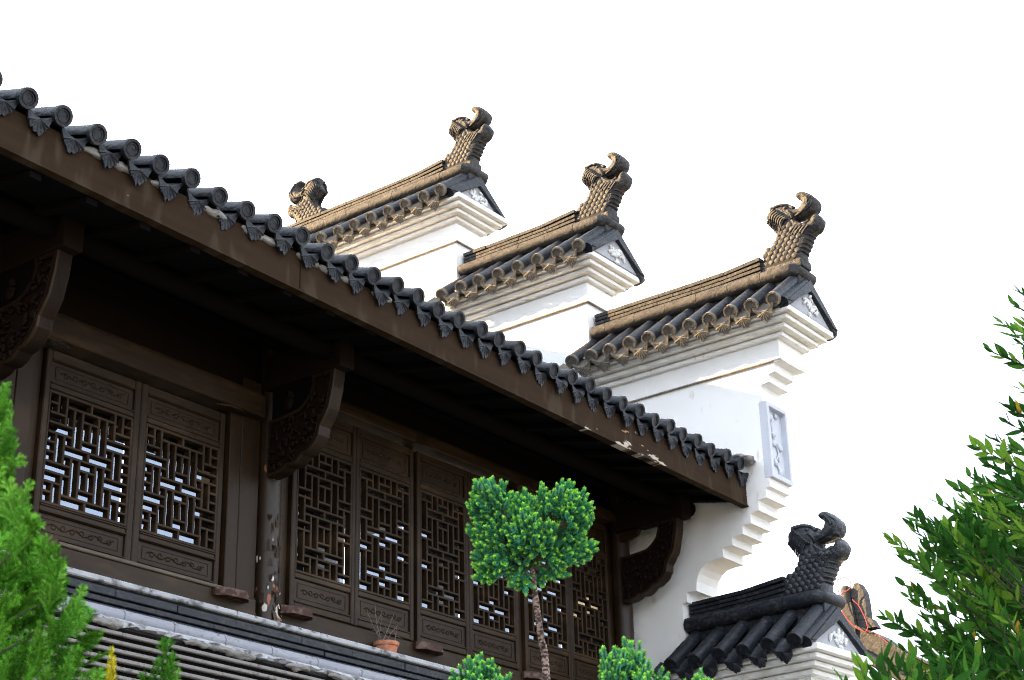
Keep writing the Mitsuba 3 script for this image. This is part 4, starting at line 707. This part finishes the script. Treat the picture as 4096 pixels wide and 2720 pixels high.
# ---------------------------------------------------------------- the broad-leaved tree on the right
def leaf_mesh(w, bend, fold, n=6):
    """a lance-shaped leaf along +z, unit length, folded a little along its midrib"""
    V, F = [], []
    for i in range(n + 1):
        t = i / n; h = w * (math.sin(PI * t ** .8) ** .85 if 0 < t < 1 else 0) + .002; y = bend * t * t
        V += [(-h, y + fold * h, t), (0, y, t), (h, y + fold * h, t)]
        if i: a = 3 * i; F += [(a - 3, a - 2, a + 1), (a - 3, a + 1, a), (a - 2, a - 1, a + 2), (a - 2, a + 2, a + 1)]
    return np.array(V), np.array(F)
LM = [leaf_mesh(.17, .12, .45), leaf_mesh(.185, .22, .3), leaf_mesh(.15, -.05, .5), leaf_mesh(.195, .3, .25)]
LP = {(k, m): shared(LM[k], m, True) for k in range(4) for m in ('leaf_dark', 'leaf_mid', 'leaf_light', 'leaf_yellow')}
def leafy(key, tips, root, size, seed, reach, mats_p, n_parts=300, step=.0145):
    q = np.random.default_rng(seed); tw, lv = [], []
    for t in tips:
        t = np.array(t); o = np.array(root(t, q)); L0 = np.linalg.norm(t - o); mid = o * .5 + t * .5 + np.array([0, 0, -.05 * L0]) + q.normal(size=3) * .02
        p = bez([o, mid, t * .8 + o * .2 + [0, 0, -.012], t], 24); tw.append(tube(p, np.linspace(.0038, .0014, len(p)), 5))
        seg = np.linalg.norm(np.diff(p, axis=0), axis=1); L = np.concatenate([[0], seg.cumsum()]); tot = L[-1]; s = max(tot - reach, .05); k = q.integers(2); mat = q.choice(mats_p[0][:3], p=np.array(mats_p[1][:3]) / sum(mats_p[1][:3]))
        while s <= tot + .001:
            i = min(int(np.searchsorted(L, s)), len(p) - 1); d = unit(p[i] - p[max(i - 2, 0)]); x = unit(np.cross(d, CAM_F) * (1 if k % 2 else -1) + q.normal(size=3) * .8); f = (tot - s) / reach
            e = unit(d * q.uniform(.9, 1.5) + x * (.35 + .65 * min(1, f * 3)) + np.array([0, 0, .45])); m2 = mat if q.random() < .7 else q.choice(mats_p[0], p=mats_p[1])
            lv.append((p[i], e, size * q.uniform(.75, 1.15) * (.72 + .28 * min(1, f * 2.5)), m2, q.integers(4), q.uniform(0, 6))); k += 1; s += step * q.uniform(.7, 1.3)
    if len(tw) < 14:
        for tm in tw: put(f'{key}__twig', tm, 'twig')
    else: put(f'{key}__twigs', cat(tw), 'twig', kind='stuff')
    near = sorted(range(len(lv)), key=lambda i: np.dot(lv[i][0], CAM_F) - 2.0 * (np.dot(lv[i][0], (.607, -.794, -.024)) < 1.25))[:n_parts]; nset = set(near); by = {}
    for i, (o, d, s, mt, kk, ro) in enumerate(lv):
        m = aim(o, d, up=CAM_F.tolist(), s=s, roll=(ro - 3) * .6)
        if i in nset: put(f'{key}__leaf', LP[(kk, mt)], None, to=m)
        else: by.setdefault(mt, []).append(trimesh.Trimesh(LM[kk][0] @ m[:3, :3].T + m[:3, 3], LM[kk][1], process=False))
    for mt, ms in sorted(by.items()): put(f'{key}__foliage', cat(ms), mt, True, kind='stuff')
TREE_TIPS = [(5.427,1.98,2.332),(5.42,1.926,2.422),(5.299,1.827,2.415),(5.2,1.761,2.399),(5.173,1.862,2.021),(5.346,1.927,2.028),(5.345,1.984,1.982),(5.146,1.98,1.899),(5.172,2.015,1.808),(5.584,2.24,1.931),(5.408,2.235,1.827),(5.18,2.233,1.727),(5.282,2.284,1.72),(5.488,2.465,1.768),(5.504,2.429,1.693),(5.516,2.437,1.593),(5.329,2.344,1.498),(5.348,2.446,1.449),(5.501,2.468,1.37),(5.206,2.382,1.258),(5.459,2.356,1.448),(5.357,2.303,1.351),(5.572,2.481,1.473),(5.2,1.845,2.009),(5.513,1.942,2.071),(5.596,2.055,2.001),(5.314,1.903,1.924),(5.582,2.107,1.987),(5.568,1.937,2.216),(5.095,1.782,2.228),(5.44,1.873,2.333),(5.1,1.74,2.258),(5.371,1.834,2.257),(5.397,1.872,2.074),(5.319,1.85,1.957),(5.328,2.037,1.836),(5.524,2.191,1.866),(5.347,1.989,1.856),(5.357,2.175,1.322),(5.702,2.386,1.418),(5.61,2.341,1.244),(5.439,1.927,1.528),(6.052,2.271,1.596),(5.584,2.116,1.515),(5.505,1.967,1.917),(6.018,2.181,1.893),(6.54,2.576,1.438),(5.323,2.024,1.282),(5.689,2.175,1.333),(6.312,2.45,1.904),(4.879,1.996,1.563),(6.284,2.543,1.74),(6.435,2.248,2.069),(5.176,2.235,1.277),(5.348,1.971,1.259),(5.117,2.026,1.482),(5.631,1.99,1.866),(5.886,2.14,1.319),(6.201,2.494,1.674),(5.553,2.313,1.386),(5.762,2.251,1.471),(5.071,1.93,1.322),(5.592,2.201,1.283),(5.839,2.362,1.849),(5.703,2.156,1.24),(6.13,2.268,1.982),(5.692,2.441,1.353),(5.478,2.045,1.58),(5.068,2.048,1.219),(5.81,2.254,1.74),(5.828,2.171,1.691),(5.335,2.12,1.486),(5.288,2.078,1.414),(6.555,2.323,1.621),(5.244,2.163,1.643),(5.213,2.226,1.247),(5.033,1.858,1.713),(5.607,2.213,1.626),(6.166,2.561,1.883),(5.292,1.848,1.665),(5.68,2.384,1.815),(5.552,1.993,1.239),(5.248,2.065,1.171),(6.139,2.195,1.907),(5.649,2.339,1.58),(5.595,2.03,1.655),(6.304,2.196,1.971),(5.4,2.151,1.747),(4.987,1.936,1.539),(5.16,2.256,1.189),(5.204,2.169,1.153),(5.039,2.065,1.245),(5.615,2.077,1.9),(6.333,2.707,1.48),(5.857,2.474,1.89),(5.423,2.214,1.712),(5.567,2.136,1.364),(5.755,2.402,1.28),(5.803,2.268,1.619),(5.422,1.944,1.823),(6.44,2.301,1.878),(6.173,2.443,1.878),(5.199,2.237,1.578),(5.561,2.317,1.364),(6.221,2.233,1.32),(6.145,2.181,2.079),(5.377,1.859,1.825),(5.869,2.028,1.84),(5.939,2.264,2.002),(5.241,1.835,1.432),(5.792,2.137,1.529),(5.359,1.998,1.817),(5.826,2.489,1.353),(6.378,2.282,1.415),(5.748,2.368,1.65),(6.004,2.355,1.769),(5.402,1.851,1.756),(5.846,2.112,1.282),(5.951,2.311,1.905),(5.812,2.213,1.311),(6.243,2.678,1.439),(6.47,2.501,1.551),(6.038,2.43,1.758),(5.314,2.066,1.565),(6.364,2.428,1.791),(5.11,1.953,1.22),(5.486,2.261,1.674),(5.209,1.846,1.777),(6.396,2.313,1.474),(5.564,2.277,1.389),(5.791,2.516,1.293),(5.512,2.184,1.259),(5.487,2.309,1.429),(5.342,2.152,1.131),(5.998,2.21,1.468),(5.118,1.996,1.507),(6.161,2.459,1.308),(6.145,2.43,1.904),(6.326,2.245,1.669),(5.126,2.017,1.41),(5.159,2.097,1.143),(5.339,2.062,1.212),(5.736,2.029,1.962),(5.556,2.249,1.304),(6.369,2.321,1.919),(5.122,2.106,1.247),(5.237,2.098,1.665),(5.797,2.353,1.553),(5.642,2.098,1.743),(5.455,2.365,1.336),(5.447,2.31,1.235),(5.546,2.332,1.81),(5.921,2.251,1.865),(5.554,2.201,1.716),(5.616,2.376,1.386),(5.056,1.98,1.642),(5.996,2.085,2.123),(5.879,2.357,1.771),(4.927,1.95,1.54),(5.06,1.993,1.669),(6.116,2.514,1.654),(6.039,2.471,1.836),(6.042,2.387,1.477),(5.367,2.097,1.499),(5.708,2.105,1.177),(5.403,2.013,1.452),(6.391,2.325,1.818),(5.021,2.147,1.213),(6.105,2.684,1.408),(5.902,2.136,1.74),(5.724,2.076,1.769),(5.652,2.281,1.468),(5.617,2.215,1.418),(5.677,2.277,1.544),(4.958,2.147,1.508),(6.168,2.624,1.877),(5.503,2.383,1.196),(6.173,2.238,1.782),(5.366,1.975,1.251),(5.732,2.163,1.891),(6.087,2.549,1.966),(6.002,2.305,1.797),(5.206,1.786,1.66),(6.078,2.485,1.565),(5.696,2.367,1.369),(5.675,2.183,1.907),(5.782,2.194,1.887),(5.631,2.06,1.803),(6.184,2.312,1.728),(5.851,2.309,1.375),(6.11,2.12,2.169),(5.681,2.124,1.703),(5.378,2.319,1.223),(5.773,2.443,1.471),(5.135,2.023,1.468),(5.965,2.643,1.316),(5.337,2.051,1.526),(6.234,2.562,1.786),(5.713,1.974,1.864),(5.97,2.165,1.879),(6.147,2.451,1.849),(5.519,2.146,1.779),(6.504,2.476,1.532),(6.478,2.432,1.543),(4.92,1.973,1.622),(5.417,2.273,1.736),(6.024,2.215,1.809),(5.143,2.117,1.426),(6.315,2.38,1.338),(6.411,2.497,1.582),(5.961,2.065,1.907),(5.816,2.313,1.905),(5.938,2.376,1.427),(5.313,2.058,1.191),(5.233,1.958,1.277),(5.454,2.061,1.804),(5.803,2.027,1.61),(5.193,1.884,1.624),(6.274,2.13,2.197),(5.254,1.829,1.552),(6.06,2.416,1.769),(5.075,1.726,1.699),(6.513,2.349,1.453),(5.962,2.281,1.843),(6.118,2.589,1.899),(6.179,2.446,1.374),(6.168,2.402,1.81),(5.325,1.995,1.162),(5.214,2.014,1.725),(5.438,2.088,1.385),(5.711,2.026,1.768),(5.234,2.227,1.632),(6.215,2.412,1.961),(5.224,1.988,1.488),(4.93,1.962,1.598),(5.661,2.156,1.716),(5.427,1.985,1.472),(6.219,2.249,1.355)]
t1 = thing('broadleaf_tree', 'dark green tree with narrow pointed leaves filling the right edge', 'tree')
tp = bez([(6.2, 1.9, -1.6), (6.1, 1.95, .4), (6.0, 1.95, 1.25), (5.85, 1.88, 1.85), (5.70, 1.80, 2.30)], 24)
put(f'{t1}__trunk', rough(tube(tp, np.linspace(.06, .012, len(tp)), 10), .003, 40, 1), 'twig', True)
def root_tree(t, q):
    if t[2] > 1.66 and np.dot(t, (.607, -.794, -.024)) > 1.42: return t + np.array((.607, -.794, -.024)) * .34 + np.array((0, 0, -.10 - .08 * q.random()))
    z = np.clip(t[2] - .28 - .1 * q.random(), .3, 2.25); i = int(np.argmin(abs(tp[:, 2] - z))); a = tp[i]; d = t - a; L = np.linalg.norm(d); return a + d * max(0, 1 - .36 / L) * .8
leafy(t1, TREE_TIPS, root_tree, .066, 12, .21, (['leaf_dark', 'leaf_mid', 'leaf_light', 'leaf_yellow'], [.45, .37, .17, .01]))
limbs, q = [], np.random.default_rng(2)
for t in TREE_TIPS[::3]:
    t = np.array(t); o = root_tree(t, q); i = int(np.argmin(abs(tp[:, 2] - np.clip(t[2] - .4, .3, 2.2)))); c = bez([tp[i], (tp[i] + o) / 2 - [0, 0, .03], o], 8); limbs.append(tube(c, np.linspace(.009, .004, len(c)), 6))
put(f'{t1}__limbs', cat(limbs), 'twig')
s1 = thing('leafy_shrub', 'low shrub with upright pointed leaves at the bottom edge beside the courtyard wall', 'plant')
ST = [(4.56, 2.185, 1.115), (4.60, 2.15, 1.125), (4.63, 2.10, 1.10), (4.66, 2.05, 1.09), (4.70, 2.0, 1.10), (4.58, 2.12, 1.13), (4.72, 1.96, 1.12), (4.64, 2.14, 1.06), (4.55, 2.23, 1.06), (4.76, 1.92, 1.10), (4.68, 2.07, 1.13)]
leafy(s1, ST, lambda t, q: (4.66 + q.normal() * .03, 2.10 + q.normal() * .03, .70), .085, 22, .13, (['leaf_dark', 'leaf_mid', 'leaf_light'], [.35, .5, .15]), 120, .026)
put(f'{s1}__stem', tube([(4.66, 2.10, -1.6), (4.66, 2.10, .72)], (.02, .012), 8), 'twig')
